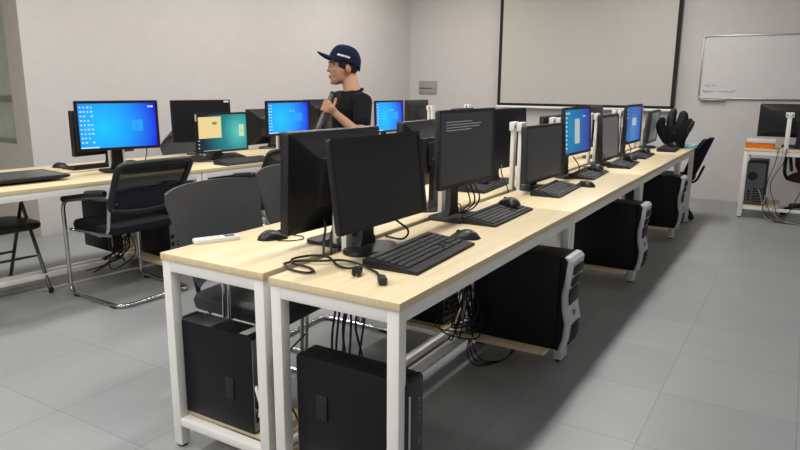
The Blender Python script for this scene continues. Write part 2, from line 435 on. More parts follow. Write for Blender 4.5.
# ------------------------------------------------------------------ monitors
def make_monitor(label, X, Y, zc, yaw, tilt, w, h, scr='screen_off', bezel=.018, deep=False, base='oval', case='black', marks=None, top=DT,
                 group=None, sticker=None, back_off=.075, dz=0):
    t = thing('computer_monitor', label, 'monitor', (0, 0, 0), yaw, group)
    a = R(yaw); t.location = (X - back_off * math.cos(a), Y - back_off * math.sin(a), top)
    Z = zc - top
    m = Matrix.Translation((back_off, 0, Z)) @ Matrix.Rotation(R(-tilt), 4, 'Y')
    P = Matrix(((0, 0, 1, 0), (1, 0, 0, 0), (0, 1, 0, 0), (0, 0, 0, 1)))      # local x,y,z of a prism -> y,z,x
    rr = lambda W, Hh, x: [Vector((x, p[0], p[1])) for p in rrect(W, Hh, .008, 3)]
    b = MB()
    if deep:
        b.loft([rr(w, h, -.004), rr(w, h, -.03), rr(w * .99, h * .99, -.034), rr(w * .52, h * .5, -.066), rr(w * .5, h * .48, -.07)], m=m)
        b.box((-.074, 0, 0), (.014, .11, .11), bev=.004, m=m)
    else:
        b.loft([rr(w, h, -.004), rr(w, h, -.016), rr(w * .97, h * .96, -.026), rr(w * .78, h * .7, -.042), rr(w * .74, h * .64, -.047)], m=m)
        b.box((-.05, 0, -h * .05), (.014, .1, .1), bev=.004, m=m)
    ho = b.obj('housing', M[case], t)
    v = MB()
    for k in range(9): v.box((-.0665 if deep else -.0475, (k - 4) * w * .045, h * (.18 if deep else .22)), (.0025, w * .02, h * .035), m=m)
    v.obj('vent_slot', M['dark_hole'], ho)
    # bezel: a ring round the screen
    o2 = rrect(w, h, .008, 3); iw, ih = w - 2 * bezel, h - 2 * bezel
    i2 = rrect(iw, ih, .001, 3)
    tb = bmesh.new()
    def ringv(pl, x): return [tb.verts.new((x, p[0], p[1])) for p in pl]
    A, B, Cc, D = ringv(o2, -.006), ringv(o2, .0), ringv(i2, .0), ringv(i2, -.004)
    n = len(o2)
    for q, s in ((A, B), (B, Cc), (Cc, D)):
        for i in range(n): tb.faces.new((q[i], q[(i + 1) % n], s[(i + 1) % n], s[i]))
    bmesh.ops.recalc_face_normals(tb, faces=tb.faces)
    MB().add(tb, m).obj('bezel', M[case], t)
    tb = bmesh.new(); tb.faces.new([tb.verts.new((-.003, y, z)) for y, z in ((-iw / 2, -ih / 2), (iw / 2, -ih / 2), (iw / 2, ih / 2), (-iw / 2, ih / 2))])
    s = MB().add(tb, m).obj('screen', M[scr], t, smooth=0)
    sx = lambda u: -iw / 2 + u * iw
    sz = lambda v_: -ih / 2 + v_ * ih
    def quads(name, mat, qs, par=None):
        q = MB()
        for (u0q, v0q, u1q, v1q) in qs:
            q.box((-.0022, (sx(u0q) + sx(u1q)) / 2, (sz(v0q) + sz(v1q)) / 2), (.0012, abs(sx(u1q) - sx(u0q)), abs(sz(v1q) - sz(v0q))), m=m)
        q.obj(name, M[mat], s, smooth=0)
    rnd = random.Random(label)
    if marks in ('win', 'win_small'):
        lx, lz, lw, lh = (.66, .36, .155, .26) if marks == 'win' else (.62, .38, .2, .26)
        g = .012
        quads('window_mark', 'logo', [(lx, lz, lx + lw * .46, lz + lh * .46), (lx + lw * .5, lz, lx + lw, lz + lh * .46), (lx, lz + lh * .5, lx + lw * .46, lz + lh), (lx + lw * .5, lz + lh * .5, lx + lw, lz + lh)])
        ic = []
        for c in range(4 if marks == 'win' else 2):
            for k in range(9):
                if c > 1 and 0 < k and rnd.random() < .3: continue
                u = .02 + c * .045; vv = .9 - k * .098
                ic.append((u, vv, u + .016 + .012 * rnd.random(), vv + .034))
        ic += [(.9, .9, .93, .94), (.94, .9, .97, .94)] if marks == 'win' else [(.52, .7, .545, .735), (.6, .7, .625, .735)]
        quads('icon_lettering', 'icon', ic)
        quads('taskbar', 'icon', [(.0, .0, .23, .03)])
    if marks == 'teal':
        quads('window_mark', 'logo2', [(.84, .36, .885, .52), (.893, .36, .945, .52), (.84, .54, .885, .70), (.893, .54, .945, .70)])
        quads('program_window', 'cream', [(.02, .36, .47, .95)])
        quads('program_icon', 'tealicon', [(.29, .73, .38, .81)])
        [quads('desktop_icon', 'icon', [(.005, .04 + .05 * k, .028, .065 + .05 * k)]) for k in (1, 3, 5)]; quads('taskbar', 'icon', [(.1, .01, .45, .02)])
    if marks == 'dialog':
        quads('program_window', 'greyw', [(.37, .2, .56, .78)])
        quads('icon_lettering', 'icon', [(.03, .9 - .1 * k, .07, .94 - .1 * k) for k in range(9)] + [(.12, .9, .16, .94), (.7, .82, .8, .84)])
    if marks == 'dialog2':
        quads('program_window', 'greyw', [(.38, .45, .66, .68)])
        [quads('desktop_icon', 'icon', [(.04, .9 - .11 * k, .07, .94 - .11 * k)]) for k in range(3)]
    if marks == 'text':
        ln = []
        for k, n_ in enumerate((11, 15, 15, 9)):
            u = .10
            for q in range(n_):
                wd_ = rnd.uniform(.014, .05)
                if u + wd_ > .86: break
                ln.append((u, .872 - k * .038, u + wd_, .885 - k * .038)); u += wd_ + .012
        quads('screen_text', 'textglow', ln)
    # stand
    nk = MB()
    zb = Z - h / 2 + .05
    nk.loft([[Vector((-.005 + .0 * i + dx, d_, z)) for dx, d_ in ((-.014, -wN), (.014, -wN), (.014, wN), (-.014, wN))] for i, (z, wN) in enumerate(((.008, .05), (.05, .035), (zb, .03), (zb + .08, .03)))])
    nk.box((.012, 0, zb + .05), (.05, .07, .07), bev=.006)
    nk.obj('neck', M[case], t)
    bs = MB()
    if base == 'oval':
        bs.lathe([(.0, 0), (1.0, 0), (1.0, .006), (.93, .013), (.3, .018), (0, .018)], (0.02, 0, 0), 32, sc=(.085, .125))
    else:
        bs.prism(rrect(.18, .23, .03), .016, m=Matrix.Translation((.02, 0, 0)), bev=.005)
    bs.obj('stand_base', M[case], t)
    if sticker:
        sy, szz, sw, sh = sticker
        MB().box((.0006, -w / 2 + sy * w, -h / 2 + szz * h), (.0012, sw, sh), m=m).obj('paper_label', M['sticker'], t)
    return t

mon = make_monitor
ga, gb, gd, ge = 'monitors of the outer middle row', 'monitors of the inner middle row', 'monitors of the left aisle row', 'monitors of the wall-side row'
mon('black switched-off monitor nearest the camera, leaning back on its stand behind the first keyboard', -1.233, 1.914, 1.012, -1.9, 7.4, .541, .310, 'screen_off', .016, base='oval', group=ga)
mon('dark monitor with a few lines of grey text at the top of its screen', -1.235, 2.604, 1.071, -2.9, .6, .50, .328, 'screen_idle', .014, marks='text', deep=False, base='rect', group=ga, case='black2')
mon('dark monitor directly right of the pair of tall white posts', -1.235, 3.622, .965, -4.4, 2.2, .507, .313, 'screen_idle', .014, group=ga, deep=True, case='black2')
mon('monitor showing a blue screen with a tall pale grey window', -1.236, 4.24, 1.054, -2.8, 3.6, .495, .302, 'scr_blue2', .016, marks='dialog', group=ga)
mon('greyish blank monitor between the two violet-blue screens', -1.234, 5.084, .96, -.1, 3.9, .501, .337, 'screen_reflect', .02, group=ga, deep=True)
mon('narrow-looking violet-blue screen with a small pale square in its middle', -1.235, 5.859, 1.023, -2.2, .9, .491, .326, 'scr_blue3', .02, marks='dialog2', group=ga)
mon('last dark monitor of the outer row, beside the black bag', -1.235, 6.771, .957, 1.8, -3.4, .50, .307, 'screen_reflect', .02, group=ga, deep=True)
# the inner row: most turn their backs to the aisle
mon('large black monitor seen from behind, left of the nearest monitor', -1.517, 1.978, .991, 176.5, 2.8, .521, .365, 'screen_dk', .02, deep=True, group=gb, base='rect')
mon('black monitor back rising between the nearest monitor and the grey-text one', -1.561, 2.747, 1.016, 183.5, 0, .478, .312, 'screen_dk', .02, deep=True, group=gb)
mon('dark slim monitor behind the grey-text screen, left of the tall white posts', -1.534, 3.768, 1.021, -6.8, 2.7, .501, .356, 'screen_dk', .012, group=gb, case='black2')
mon('black vented monitor back seen above the monitor beside the white posts', -1.552, 4.631, .976, 180, 0, .495, .308, 'screen_dk', .02, deep=True, group=gb)
mon('dark monitor peeking out right behind the blue screen with the grey window', -1.536, 5.551, 1.0, 174.4, 0, .50, .348, 'screen_dk', .02, group=gb)
# left rows
mon('bright blue wide screen at the far left, swivelled towards the room', -3.865, 2.772, 1.06, -18, 1, .53, .322, 'scr_blue', .018, marks='win', group=gd, base='rect', back_off=.085)
mon('teal screen with a cream window on its left half', -3.86, 3.683, .962, -4.7, 0, .50, .302, 'scr_teal', .014, marks='teal', group=gd, sticker=(.0, .9, .012, .05))
mon('bright blue screen left of the standing man', -3.81, 4.408, 1.05, -2.5, .6, .54, .294, 'scr_blue', .02, marks='win_small', group=gd)
mon('small bright blue screen right of the standing man', -3.66, 5.805, 1.017, -3.7, 1.9, .49, .319, 'scr_blue', .018, marks='win_small', group=gd)
mon('tall dark monitor with a white paper label in its top right corner', -4.292, 3.871, 1.029, -17, 2, .523, .343, 'screen_dk', .018, group=ge, sticker=(.93, .955, .045, .016))
mon('black monitor back half hidden behind the far left blue screen', -4.299, 2.934, .99, 184, 0, .50, .314, 'screen_dk', .02, group=ge, deep=True)
mon('black monitor back between the teal screen and the blue screen left of the man', -4.292, 4.615, .95, 182, 0, .50, .32, 'screen_dk', .02, group=ge, deep=True)
mon('black monitor back directly behind the standing man', -4.25, 5.36, 1.03, 182, 0, .50, .31, 'screen_dk', .02, group=ge, deep=True)
mon('dark monitor back touching the right edge of the small blue screen', -4.1, 7.1, 1.0, 178, 0, .52, .31, 'screen_dk', .02, group=ge, case='black2')
mon('low dark monitor at the far end of the left row, behind the grey-text screen', -3.42, 6.98, .93, 178, 0, .5, .29, 'screen_dk', .02, group=gd, deep=True)

# a monitor lying face-up on the first left desk
t = thing('computer_monitor', 'black flat monitor without stand lying face up on the left desk', 'monitor', (-4.03, 2.08, DT), AD, gd)
MB().loft([[Vector((p[0], p[1], z)) for p in rrect(.38 * k, .62 * k, .01, 3)] for z, k in ((.0, .62), (.016, .95), (.022, 1), (.034, 1), (.036, .995))]).obj('housing', M['black'], t)
MB().box((0, 0, .0362), (.33, .57, .001)).obj('screen', plain('grey_lying_screen', (70, 72, 74), .3), t)

# ------------------------------------------------------------------ keyboards and mice
def make_keyboard(label, loc, rz, kind='wide', L=.45, D=.16, group=None):
    t = thing('keyboard', label, 'keyboard', loc, rz, group)
    back = -D / 2
    pts = [(-D / 2, .004), (-D / 2, .026), (-D / 2 + .01, .03), (D / 2 - .05, .016), (D / 2 - .004, .010), (D / 2, .004), (D / 2 - .004, 0), (-D / 2 + .004, 0)]
    Pm = Matrix(((1, 0, 0, 0), (0, 0, 1, -L / 2), (0, 1, 0, 0), (0, 0, 0, 1)))
    MB().prism(pts, L, m=Pm).obj('body', M['black'], t)
    k = MB(); d = D - (.055 if kind == 'wide' else .03)
    pit = (L - .03) / 22.5; rows = 6; rp = d / rows
    ang = math.atan2(.014, D - .06)
    for r in range(rows):
        x = back + .012 + rp * (r + .5) + (.004 if r else 0); z = .03 - (x - back - .01) * math.tan(ang) + .002
        y = -L / 2 + .014
        cols = [1] * 15 + [-.3] + [1] * 3 + [-.3] + [1] * 4 if r < 5 else [1.3, 1, 1.3, 6.2, 1.2, 1, 1, 1.3, -.6, 1, 1, 1, -.5, 2, 1, 1]
        if r == 4: cols = [1] * 15 + [-1.3] + [1] + [-1.3] + [1] * 4
        for c in cols:
            wk = abs(c) * pit
            if c > 0: k.box((x, y + wk / 2, z), (rp * .84, wk - pit * .14, .007), rot=(0, ang, 0), bev=.0018, seg=1)
            y += wk
    k.obj('keys', M['key'], t, smooth=0)
    return t

kp = make_keyboard('black full-size keyboard nearest the camera, in front of the leaning monitor', (-1.09, 1.945, DT), 2.5, 'wide', .465, .205, 'keyboards')
def kb(label, x, y, rz, group='keyboards', z=DT):
    o = copy_tree(kp2); o.location = (x, y, z); o.rotation_euler = (0, 0, R(rz)); o['label'] = label; o['group'] = group; return o
kp2 = make_keyboard('slim black keyboard with a mouse resting on its far end', (-1.142, 2.745, DT), 1.0, 'slim', .47, .165, 'keyboards')
kb('black keyboard in front of the dark monitor beside the white posts', -1.155, 3.61, 3)
kb('black keyboard under the blue screen with the pale grey window', -1.19, 4.40, 3)
kb('black keyboard in front of the greyish blank monitor', -1.13, 5.12, 4)
kb('black keyboard below the narrow violet-blue screen', -1.16, 5.86, 2)
kb('black keyboard in front of the black bag at the row end', -1.06, 6.62, 3)
kb('black keyboard lying left of the tall white posts, on the inner desk', -1.555, 3.52, 4)
kb('dark keyboard under the teal screen', -3.58, 3.63, -5)
kb('black keyboard behind the stand of the far left blue screen', -4.25, 2.87, 176)
kb('black keyboard beneath the tall dark monitor with the paper label', -3.95, 3.68, -12)
kb('black keyboard at the foot of the far left blue screen', -3.77, 2.95, -10)

def make_mouse(label, loc, rz, group='computer mice'):
    t = thing('computer_mouse', label, 'mouse', loc, rz, group)
    rings = []
    for i in range(13):
        u = i / 12; x = -.062 + .124 * u
        wd_ = .035 * (1 - abs(2 * u - 1) ** 3.2) ** .5 + .0005; hh = .036 * (math.sin(PI * min(1, .1 + u * .9)) ** .6 if u < 1 else .02)
        hh = max(.004, .037 * (1 - ((u - .4) / .62) ** 2)) if u > .4 else max(.004, .037 * (1 - ((.4 - u) / .42) ** 2))
        rings.append([Vector((x, wd_ * math.cos(a), (hh if math.sin(a) >= 0 else .0) * abs(math.sin(a)) ** .8)) for a in [2 * PI * k / 20 for k in range(20)]])
    MB().loft(rings).obj('shell', M['black'], t, smooth=60)
    MB().lathe([(.0, -.004), (.009, -.004), (.009, .004), (0, .004)], (0, 0, 0), 14, m=Matrix.Translation((.026, 0, .0245)) @ Matrix.Rotation(PI / 2, 4, 'X')).obj('scroll_wheel', M['rubber'], t)
    return t
mp_ = make_mouse('black mouse with a short loop of cable, on the near corner of the inner desk', (-1.70, 1.852, DT), 60)
MB().tube(smoothpath([(.05, 0, .012), (.085, -.005, .006), (.11, -.03, .004), (.095, -.07, .004), (.05, -.08, .004), (.0, -.055, .004)]), .0022, 8).obj('cable', M['cable'], mp_)
mp2 = make_mouse('black mouse at the right end of the nearest keyboard', (-1.08, 2.265, DT), 200)
def ms(label, x, y, rz, z=DT):
    o = copy_tree(mp2); o.location = (x, y, z); o.rotation_euler = (0, 0, R(rz)); o['label'] = label; return o
ms('black mouse resting on the far end of the slim keyboard', -1.155, 2.90, 160, DT + .031)
ms('black mouse right of the keyboard by the white posts', -1.07, 3.885, 170)
ms('black mouse on the keyboard under the blue screen with the grey window', -1.18, 4.50, 160, DT + .031)
ms('black mouse on the keyboard in front of the greyish blank monitor', -1.12, 5.26, 150, DT + .031)
ms('black mouse on the keyboard below the narrow violet-blue screen', -1.16, 5.98, 150, DT + .031)
ms('black mouse on the keyboard in front of the black bag', -1.05, 6.76, 150, DT + .031)
ms('black mouse on the keyboard left of the tall white posts', -1.58, 3.52, 150, DT + .031)
ms('lone black mouse on the wall-side desk at the far left', -4.42, 2.68, 20)
ms('black mouse lying near the tall dark monitor with the paper label', -3.92, 3.34, 80)

# ------------------------------------------------------------------ computer towers
SZ = .138                       # top of the shelf boards
def make_small_pc(label, loc, rz, group='computer towers under the desks', D=.365, latch=(-.025, .5), sticker=False):
    """slim office tower, front towards +x, standing upright: 0.37 deep, 0.10 wide, 0.34 high"""
    t = thing('computer_tower', label, 'computer', loc, rz, group)
    W, Hh = .10, .36
    MB().box((-.01, 0, Hh / 2), (D - .02, W, Hh), bev=.006).obj('case', M['case'], t)
    MB().box((D / 2 - .008, 0, Hh / 2), (.03, W + .002, Hh + .002), bev=.012, seg=3).obj('front_panel', M['black'], t)
    MB().box((D / 2 + .0075, -W * .36, Hh * .48), (.003, .008, Hh * .8), bev=.001).obj('silver_strip', M['silver'], t)
    b = MB()
    for k in range(4): b.box((D / 2 + .0075, .018, Hh * .62 + k * .022), (.002, .012, .006))
    MB().lathe([(0, 0), (.009, 0), (.009, .003), (0, .003)], seg=16, m=Matrix.Translation((D / 2 + .006, .018, Hh * .42)) @ Matrix.Rotation(PI / 2, 4, 'Y')).obj('power_button', M['pcb'], t)
    b.obj('front_port', M['pcb'], t)
    for s in (-1, 1):
        MB().box((latch[0], s * (W / 2 + .002), Hh * latch[1]), (.042, .006, .085), bev=.006).obj('side_latch', M['blackm'], t)
    p = MB()
    p.box((-D / 2 - .001, 0, Hh * .5), (.004, W * .92, Hh * .94))
    bk = p.obj('back_plate', M['steel'], t)
    q = MB()
    for k in range(5): q.box((-D / 2 - .004, -.02, .05 + k * .024), (.006, .03, .012))
    for k in range(8):
        for j in range(4): q.box((-D / 2 - .0035, -.03 + j * .011, .2 + k * .012), (.003, .006, .007))
    q.obj('back_port', M['dark_hole'], bk)
    for k in range(3): MB().box((-D / 2 - .004, .028, .06 + k * .05), (.006, .022, .03)).obj('back_socket', M['dark_hole'], bk)
    if sticker: MB().box((-D / 2 + .045, .0, Hh + .0005), (.035, .075, .001)).obj('serial_sticker', M['silversticker'], t)
    return t

def make_big_pc(label, loc, rz, group='computer towers under the desks'):
    """workstation tower with a waved silver front"""
    t = thing('computer_tower', label, 'computer', loc, rz, group)
    D, W, Hh = .47, .18, .445
    MB().box((-.02, 0, Hh / 2), (D - .04, W, Hh), bev=.006).obj('case', M['case'], t)
    f = MB(); rings = []; inner = []
    prof = [(0, .012), (.06, .03), (.13, .036), (.2, .02), (.27, .016), (.36, .03), (.43, .036), (.445, .02)]
    fx = lambda z: next(a[1] + (b[1] - a[1]) * (z - a[0]) / (b[0] - a[0]) for a, b in zip(prof, prof[1:]) if a[0] <= z <= b[0] + 1e-6)
    zs = [Hh * k / 28 for k in range(29)]
    for z in zs:
        x = D / 2 - .04 + .015 + fx(z)
        rings.append([Vector((x - .024, -W / 2 - .001, z)), Vector((x - .014, -W / 2 - .002, z)), Vector((x, -W / 2 + .008, z)), Vector((x, W / 2 - .008, z)), Vector((x - .014, W / 2 + .002, z)), Vector((x - .024, W / 2 + .001, z))])
        inner.append([Vector((D / 2 - .05, -W / 2, z)), Vector((x - .024, -W / 2, z)), Vector((x - .024, W / 2, z)), Vector((D / 2 - .05, W / 2, z))])
    MB().loft(inner).obj('front_shoulder', M['case'], t)
    f.loft(rings); fp = f.obj('front_panel', M['silver'], t)
    b = MB()
    for z0, z1 in ((.36, .405), (.305, .35), (.215, .295)):
        zc = (z0 + z1) / 2; b.box((D / 2 - .023 + fx(zc), 0, zc), (.012, W * .72, z1 - z0 - .006), bev=.003)
    b.obj('drive_cover', M['blackm'], fp)
    g = MB()
    for k in range(6): g.box((D / 2 - .022 + fx(.03 + k * .018), 0, .03 + k * .018), (.01, W * .66, .009), bev=.002)
    g.obj('grille', M['blackm'], fp)
    MB().lathe([(0, 0), (.013, 0), (.013, .006), (0, .006)], seg=18, m=Matrix.Translation((D / 2 - .024 + fx(.17), .0, .17)) @ Matrix.Rotation(PI / 2, 4, 'Y')).obj('power_button', M['steel'], fp)
    MB().box((-.06, -W / 2 - .003, Hh * .55), (.07, .006, .03), bev=.004).obj('side_latch', M['case'], t)
    p = MB().box((-D / 2 - .001, 0, Hh * .5), (.004, W * .92, Hh * .94)).obj('back_plate', M['darksteel'], t)
    q = MB()
    for k in range(6): q.box((-D / 2 - .004, -.03, .04 + k * .026), (.006, .09, .012))
    q.obj('back_slot', M['dark_hole'], p)
    MB().lathe([(0, 0), (.045, 0), (.045, .005), (0, .005)], seg=24, m=Matrix.Translation((-D / 2 - .006, .03, .3)) @ Matrix.Rotation(PI / 2, 4, 'Y')).obj('fan_opening', M['dark_hole'], p)
    for k in range(4): MB().box((-D / 2 - .004, .05, .05 + k * .03), (.006, .03, .018)).obj('back_socket', M['dark_hole'], p)
    return t

make_small_pc('slim black tower with a silver front strip, under the desk with the coiled cable', (-1.09, 1.545, SZ), 0, D=.405, latch=(-.10, .56))
make_small_pc('slim black tower with a silver sticker on top, under the desk with the remote control', (-1.69, 1.565, SZ), 180, latch=(-.075, .42), sticker=True)
make_big_pc('big black tower with waved silver front, first of the three along the aisle', (-1.05, 2.90, SZ), 0)
make_big_pc('big black tower with waved silver front, middle one of the three along the aisle', (-1.05, 4.475, SZ), 0)
make_big_pc('big black tower with waved silver front, beside the swivel chair', (-1.05, 6.05, SZ), 0)
make_big_pc('black tower with cabled back, under the inner desk beside the first big aisle tower', (-1.69, 2.90, SZ), 180)
x, y = drow(.26, 3.03); make_small_pc('black tower under the left desk, behind the netting-backed armchair', (x, y, SZ), AD + 180)
x, y = drow(-.26, 2.88); make_small_pc('black tower on the low shelf of the wall-side desk, seen past the chair armrest', (x, y, SZ), AD)

# ------------------------------------------------------------------ chairs
def make_visitor_chair(label, loc, rz, back='net', group=None):
    """cantilever armchair: local +x is where the sitter looks"""
    t = thing('visitor_chair', label, 'chair', loc, rz, group)
    f = MB(); hw = .255
    for s in (-1, 1):
        f.tube(bend([(-.27, 0.0 * s, .016), (-.27, s * hw, .016), (.27, s * hw, .016), (.27, s * hw, .61), (-.20, s * hw, .685)], .07), .0125, 12)
    f.tube([(-.19, -hw + .02, .44), (.24, -hw + .02, .43)], .010, 10); f.tube([(-.19, hw - .02, .44), (.24, hw - .02, .43)], .010, 10)
    for x in (.21, -.1): f.tube([(x, -hw, .432), (x, hw, .432)], .009, 10)
    for s in (-1, 1): f.tube(bend([(.0, s * (hw - .02), .435), (-.17, s * (hw - .02), .44), (-.205, s * (hw - .02), .62)], .05), .011, 10)
    f.obj('tube_frame', M['chrome'], t)
    for s in (-1, 1):
        for x in (.2, -.2): MB().box((x, s * hw, .006), (.05, .03, .012), bev=.004).obj('floor_glide', M['rubber'], t)
    for s in (-1, 1):
        MB().tube(smoothpath([(.255, s * hw, .618), (.2, s * hw, .64), (.05, s * hw, .668), (-.1, s * hw, .69), (-.2, s * hw, .70)]), [.016] + [.023] * 23 + [.018], 12, flat=.95).obj('armrest_pad', M['black'], t)
    st = MB()
    st.loft([[Vector((p[0] + .02, p[1], z)) for p in rrect(.46 * k, .47 * k, .06 * k, 6)] for z, k in ((.435, .93), (.445, .99), (.465, 1), (.485, .97), (.492, .88))])
    st.obj('seat', M['fabric'], t)
    # back frame: a rounded loop of tube, leaning back
    def bp(u, v):                      # u across -1..1, v up 0..1
        bow = -.035 * (1 - u * u)
        return Vector((-.19 - .17 * v + bow, u * .25, .585 + .285 * v))
    loop = [bp(*q) for q in [(-.78, .0), (0, -.06), (.78, .0), (.92, .12), (.97, .45), (1., .85), (.93, 1.), (.5, 1.03), (0, 1.04), (-.5, 1.03), (-.93, 1.), (-1., .85), (-.97, .45), (-.92, .12)]]
    MB().tube(smoothpath(loop, 5, True), .019, 12, closed=True, flat=1.).obj('back_frame', M['black'], t)
    def sheet(v0, v1, off=0, thick=.004):
        n, mrow = 12, 6
        fr, bk = [], []
        tb = bmesh.new()
        G = [[[tb.verts.new(bp(-.95 + 1.9 * i / n, v0 + (v1 - v0) * j / mrow) + Vector((off + d, 0, 0))) for i in range(n + 1)] for j in range(mrow + 1)] for d in (0, thick)]
        for L_ in G:
            for j in range(mrow):
                for i in range(n): tb.faces.new((L_[j][i], L_[j][i + 1], L_[j + 1][i + 1], L_[j + 1][i]))
        bmesh.ops.recalc_face_normals(tb, faces=tb.faces)
        return MB().add(tb)
    sheet(.44, 1.0).obj('net_back', M['netting'], t)
    sheet(.02, .46, .003, .012).obj('lumbar_panel', M['navynet'], t)
    bt = MB()
    for s in (-1, 1): 
        for z in (.60, .64): bt.lathe([(0, 0), (.006, 0), (.006, .006), (0, .006)], m=Matrix.Translation((-.225 - .04 * (z > .62), s * .226, z)) @ Matrix.Rotation(-PI / 2, 4, 'Y'), seg=10)
    bt.obj('bolt', M['steel'], t)
    return t
make_visitor_chair('black chrome-framed armchair with netting back, in front of the far left blue screen', (-3.63, 2.60, 0), 177, group='netting-backed armchairs')
v2 = make_visitor_chair('dark armchair pushed in between the teal screen and the big black monitor back', (-3.46, 3.69, 0), 174, group='netting-backed armchairs')

def make_shell_chair(label, loc, rz, group='plastic-backed chairs', rnd=0.):
    t = thing('shell_chair', label, 'chair', loc, rz, group)
    f = MB(); bk = MB(); hw = .235
    for s in (-1, 1):
        f.tube(bend([(-.25, 0, .014), (-.25, s * hw, .014), (.20, s * hw, .014)], .06), .011, 12)
        for x in (-.005, .022): f.tube(bend([(x - .02, s * (hw + .022), .014), (x, s * (hw + .022), .60 + x), (-.26, s * (hw + .01), .62 + x)], .05), .008, 10)
        f.tube([(.18, s * (hw - .05), .43), (-.22, s * (hw - .05), .44)], .010, 12)
        f.tube([(0, s * (hw + .022), .43), (0, s * (hw - .05), .432)], .009, 10)
        bk.tube(bend([(-.15, s * (hw - .08), .445), (-.235, s * (hw - .08), .45), (-.29, s * hw * .7, .72)], .05), .012, 10, flat=.7)
    for x in (.17, -.12): f.tube([(x, -hw, .43), (x, hw, .43)], .009, 10)
    f.obj('tube_frame', M['chrome'], t); bk.obj('back_bracket', M['black'], t)
    for s in (-1, 1):
        for x in (.16, -.2): MB().box((x, s * hw, .005), (.05, .028, .010), bev=.003).obj('floor_glide', M['rubber'], t)
    st = MB()
    st.loft([[Vector((p[0] + .005, p[1], z - (.012 if p[0] > .15 else 0))) for p in rrect(.48 * k, .47 * k, .07 * k, 6)] for z, k in ((.425, .9), (.437, .98), (.465, 1), (.488, .96), (.494, .85))])
    st.obj('seat', M['leather'], t)
    # curved shell back
    n, mrow = 16, 10
    def bp(u, v, o):
        half = .205 + .078 * v ** .7 - (.22 if rnd else .014) * max(0, (v - (.55 if rnd else .9)) / (.45 if rnd else .1)) ** 2.2
        zt = .52 + .40 * v - (.05 if rnd else .014) * abs(u) ** 3 * v
        return Vector((-.215 - .09 * v + .075 * u * u - .05 + o, u * half, zt))
    tb = bmesh.new()
    G = [[[tb.verts.new(bp(-1 + 2 * i / n, j / mrow, o)) for i in range(n + 1)] for j in range(mrow + 1)] for o in (0, .012)]
    for L_ in G:
        for j in range(mrow):
            for i in range(n): tb.faces.new((L_[j][i], L_[j][i + 1], L_[j + 1][i + 1], L_[j + 1][i]))
    rim = lambda L_: [L_[0][i] for i in range(n + 1)] + [L_[j][n] for j in range(1, mrow + 1)] + [L_[mrow][i] for i in range(n - 1, -1, -1)] + [L_[j][0] for j in range(mrow - 1, 0, -1)]
    a, b = rim(G[0]), rim(G[1])
    for i in range(len(a)): tb.faces.new((a[i], a[(i + 1) % len(a)], b[(i + 1) % len(a)], b[i]))
    bmesh.ops.recalc_face_normals(tb, faces=tb.faces)
    MB().add(tb).obj('backrest', M['pp'], t, smooth=50)
    return t
sc1 = make_shell_chair('charcoal plastic-backed chair at the desk with the white remote control', (-1.86, 1.985, 0), 4)
def shell(label, x, y, rz):
    o = copy_tree(sc1); o.location = (x, y, 0); o.rotation_euler = (0, 0, R(rz)); o['label'] = label; return o
shell('charcoal plastic-backed chair half hidden left of the big black monitor back', -2.0, 2.64, 2)
make_shell_chair('charcoal round-topped chair by the wall, behind the tall dark monitor', (-4.90, 4.36, 0), -6, rnd=1)

# folding chair tucked under the left desks
t = thing('folding_chair', 'low black padded folding chair under the left desk, by the picture edge', 'chair', (-4.30, 2.10, 0), -3)
st = MB()
st.loft([[Vector((p[0] + .045, p[1], z)) for p in rrect(.39 * k, .47 * k, .09 * k, 6)] for z, k in ((.425, .92), (.432, .98), (.452, 1), (.466, .97), (.472, .86))])
st.obj('seat', M['leather'], t)
for s in (-1, 1):
    f = MB().tube(bend([(.235, s * .22, .012), (-.03, s * .22, .58), (-.09, s * .22, .70)], .05), .0115, 12)
    lg = f.obj('leg', M['darksteel'], t); MB().lathe([(0, 0), (.016, 0), (.016, .03), (.012, .034), (0, .034)], (.237, s * .22, 0), 12).obj('foot_cap', M['rubber'], lg)
    f = MB().tube([(-.265, s * .205, .012), (-.0, s * .205, .56)], .0115, 12)
    lg = f.obj('leg', M['darksteel'], t); MB().lathe([(0, 0), (.016, 0), (.016, .03), (.012, .034), (0, .034)], (-.265, s * .205, 0), 12).obj('foot_cap', M['rubber'], lg)
MB().tube([(.13, -.22, .235), (.13, .22, .235)], .008, 10).obj('crossbar', M['darksteel'], t)
MB().tube([(-.16, -.205, .22), (-.16, .205, .22)], .008, 10).obj('crossbar', M['darksteel'], t)
MB().loft([[Vector((-.085 + d - .03 * (abs(p[0]) < .15), p[0], .66 + p[1])) for p in rrect(.44, .10, .03, 5)] for d in (-.012, .012)]).obj('backrest', M['leather'], t)

